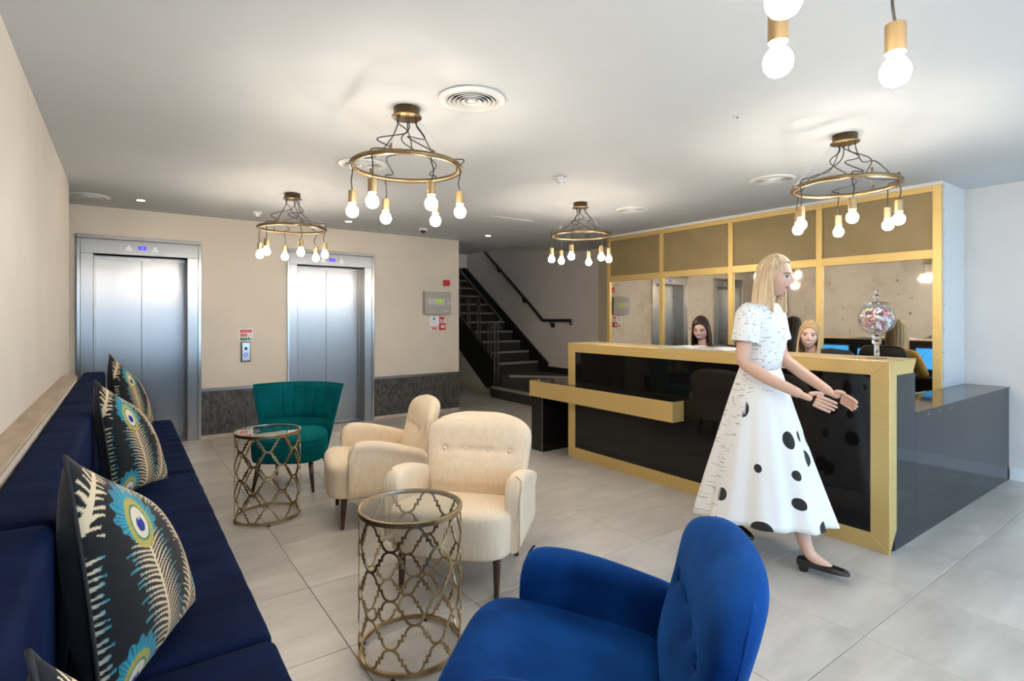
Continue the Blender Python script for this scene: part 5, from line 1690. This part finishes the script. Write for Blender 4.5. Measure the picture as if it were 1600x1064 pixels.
# dress
def dress_mat():
    m, nt, b = new_mat('white_dotted_cotton')
    setin(b, rough=0.8, sheen=0.1)
    tcn = N(nt, 'ShaderNodeTexCoord')
    # big black spots
    vo = N(nt, 'ShaderNodeTexVoronoi'); vo.inputs['Scale'].default_value = 6.0; vo.inputs['Randomness'].default_value = 0.55
    nt.links.new(tcn.outputs['UV'], vo.inputs['Vector'])
    lt = N(nt, 'ShaderNodeMath', operation='LESS_THAN'); lt.inputs[1].default_value = 0.31
    nt.links.new(vo.outputs['Distance'], lt.inputs[0])
    # fine dashes
    mp = N(nt, 'ShaderNodeMapping'); mp.inputs['Scale'].default_value = (7.0, 55.0, 1)
    nt.links.new(tcn.outputs['UV'], mp.inputs[0])
    v2 = N(nt, 'ShaderNodeTexNoise'); v2.inputs['Scale'].default_value = 1.6; v2.inputs['Detail'].default_value = 1
    nt.links.new(mp.outputs[0], v2.inputs['Vector'])
    g2 = N(nt, 'ShaderNodeMath', operation='GREATER_THAN'); g2.inputs[1].default_value = 0.625
    nt.links.new(v2.outputs['Fac'], g2.inputs[0])
    at = N(nt, 'ShaderNodeAttribute'); at.attribute_name = 'spotted'
    m1 = N(nt, 'ShaderNodeMath', operation='MULTIPLY'); nt.links.new(lt.outputs[0], m1.inputs[0]); nt.links.new(at.outputs['Fac'], m1.inputs[1])
    inv = N(nt, 'ShaderNodeMath', operation='SUBTRACT'); inv.inputs[0].default_value = 1.0; nt.links.new(at.outputs['Fac'], inv.inputs[1])
    m2 = N(nt, 'ShaderNodeMath', operation='MULTIPLY'); nt.links.new(g2.outputs[0], m2.inputs[0]); nt.links.new(inv.outputs[0], m2.inputs[1])
    m2b = N(nt, 'ShaderNodeMath', operation='MULTIPLY'); nt.links.new(m2.outputs[0], m2b.inputs[0]); m2b.inputs[1].default_value = 0.45
    mx = N(nt, 'ShaderNodeMath', operation='MAXIMUM'); nt.links.new(m1.outputs[0], mx.inputs[0]); nt.links.new(m2b.outputs[0], mx.inputs[1])
    mc = N(nt, 'ShaderNodeMix', data_type='RGBA'); mc.inputs[6].default_value = (0.80, 0.80, 0.79, 1); mc.inputs[7].default_value = (0.012, 0.012, 0.014, 1)
    nt.links.new(mx.outputs[0], mc.inputs[0]); nt.links.new(mc.outputs[2], b.inputs['Base Color'])
    return m
dm = dress_mat()
def cloth(rings, name, spotf, uvscale=1.0):
    n = len(rings[0])
    vs = [p for r in rings for p in r]
    fs = []
    for i in range(len(rings)-1):
        for k in range(n):
            l = (k+1) % n
            fs.append((i*n+k, i*n+l, (i+1)*n+l, (i+1)*n+k))
    mb = MB().add(vs, fs)
    me = mb.mesh(name)
    me.materials.append(dm)
    at = me.attributes.new('spotted', 'FLOAT', 'POINT')
    at.data.foreach_set('value', [spotf(p) for p in vs])
    uv = me.uv_layers.new(name='UVMap')
    for poly in me.polygons:
        i, k = divmod(poly.index, n)
        cs = [(i, k), (i, k+1), (i+1, k+1), (i+1, k)]
        for li, (a, b) in zip(poly.loop_indices, cs):
            uv.data[li].uv = (b/n*1.9, rings[a][0][2])
    o = link(name, me, None, wl, True)
    sd = o.modifiers.new('solid', 'SOLIDIFY'); sd.thickness = 0.004; sd.offset = 1
    return o
rings = []
rng = random.Random(4)
nn = 96
for i in range(30):
    t = i/29
    z = 1.075-t*(1.075-0.215)
    a = 0.122+0.135*t**0.9                   # sideways
    fr = 0.098+0.275*t**0.95                 # towards the front
    bkk = 0.105+0.285*t**0.95                # towards the back
    ring = []
    for k in range(nn):
        th = 2*PI*k/nn
        ct, s_ = cos(th), sin(th)
        fold = 1+(0.055*sin(th*9+1.2*t)+0.03*sin(th*17+0.7))*t**1.1
        yy = s_*(fr if s_ < 0 else bkk)
        hem = 0.0 if i < 29 else 0.0
        zz = z-(0.045*t**3)*max(0, s_)+0.02*t**3*max(0, -s_)
        ring.append((a*ct*fold, yy*fold-0.005, zz))
    rings.append(ring)
cloth(rings, 'skirt', lambda p: 1.0 if (p[1]+0.25*(p[2]-0.6) < 0.075 and p[2] < 0.93) else 0.0)
rings = []
for z, a, b, dy in ((1.06, 0.120, 0.098, -0.005), (1.12, 0.122, 0.098, -0.012), (1.20, 0.134, 0.110, -0.020), (1.27, 0.142, 0.118, -0.024), (1.33, 0.146, 0.108, -0.022), (1.375, 0.146, 0.092, -0.02), (1.405, 0.122, 0.080, -0.022), (1.425, 0.088, 0.068, -0.026), (1.432, 0.070, 0.060, -0.030)):
    rings.append([(x, y, zz) for x, y, zz in sring((0, dy, z), a, b, 48, 2.3)])
cloth(rings, 'bodice', lambda p: 0.0)
for s, k in ((-1, 'r'), (1, 'l')):
    a, b = Vector(arms[k][0]), Vector(arms[k][1])
    d = (b-a).normalized()
    u = d.cross(Vector((0, 1, 0))).normalized(); v = d.cross(u)
    rings = []
    for t, r in ((-0.055, 0.030), (-0.035, 0.052), (0.0, 0.064), (0.05, 0.065), (0.11, 0.064), (0.155, 0.067), (0.16, 0.065)):
        rings.append(sring(a+d*t+Vector((-s*0.02 if t < 0 else 0, 0, 0)), r, r, 28, 2.0, (u, v)))
    cloth(rings, 'sleeve', lambda p: 0.0)
put_head(wl, (0, -0.085, 1.585), (math.radians(4), 0, math.radians(-4)), skin, M['hair_pale'], dict(open_smile=False), dict(length=0.21, hairline=0.080, volume=1.12, flare=0.012, parting=0.1, seed=6, side_open=1.32, wave=0.005), 0.98)
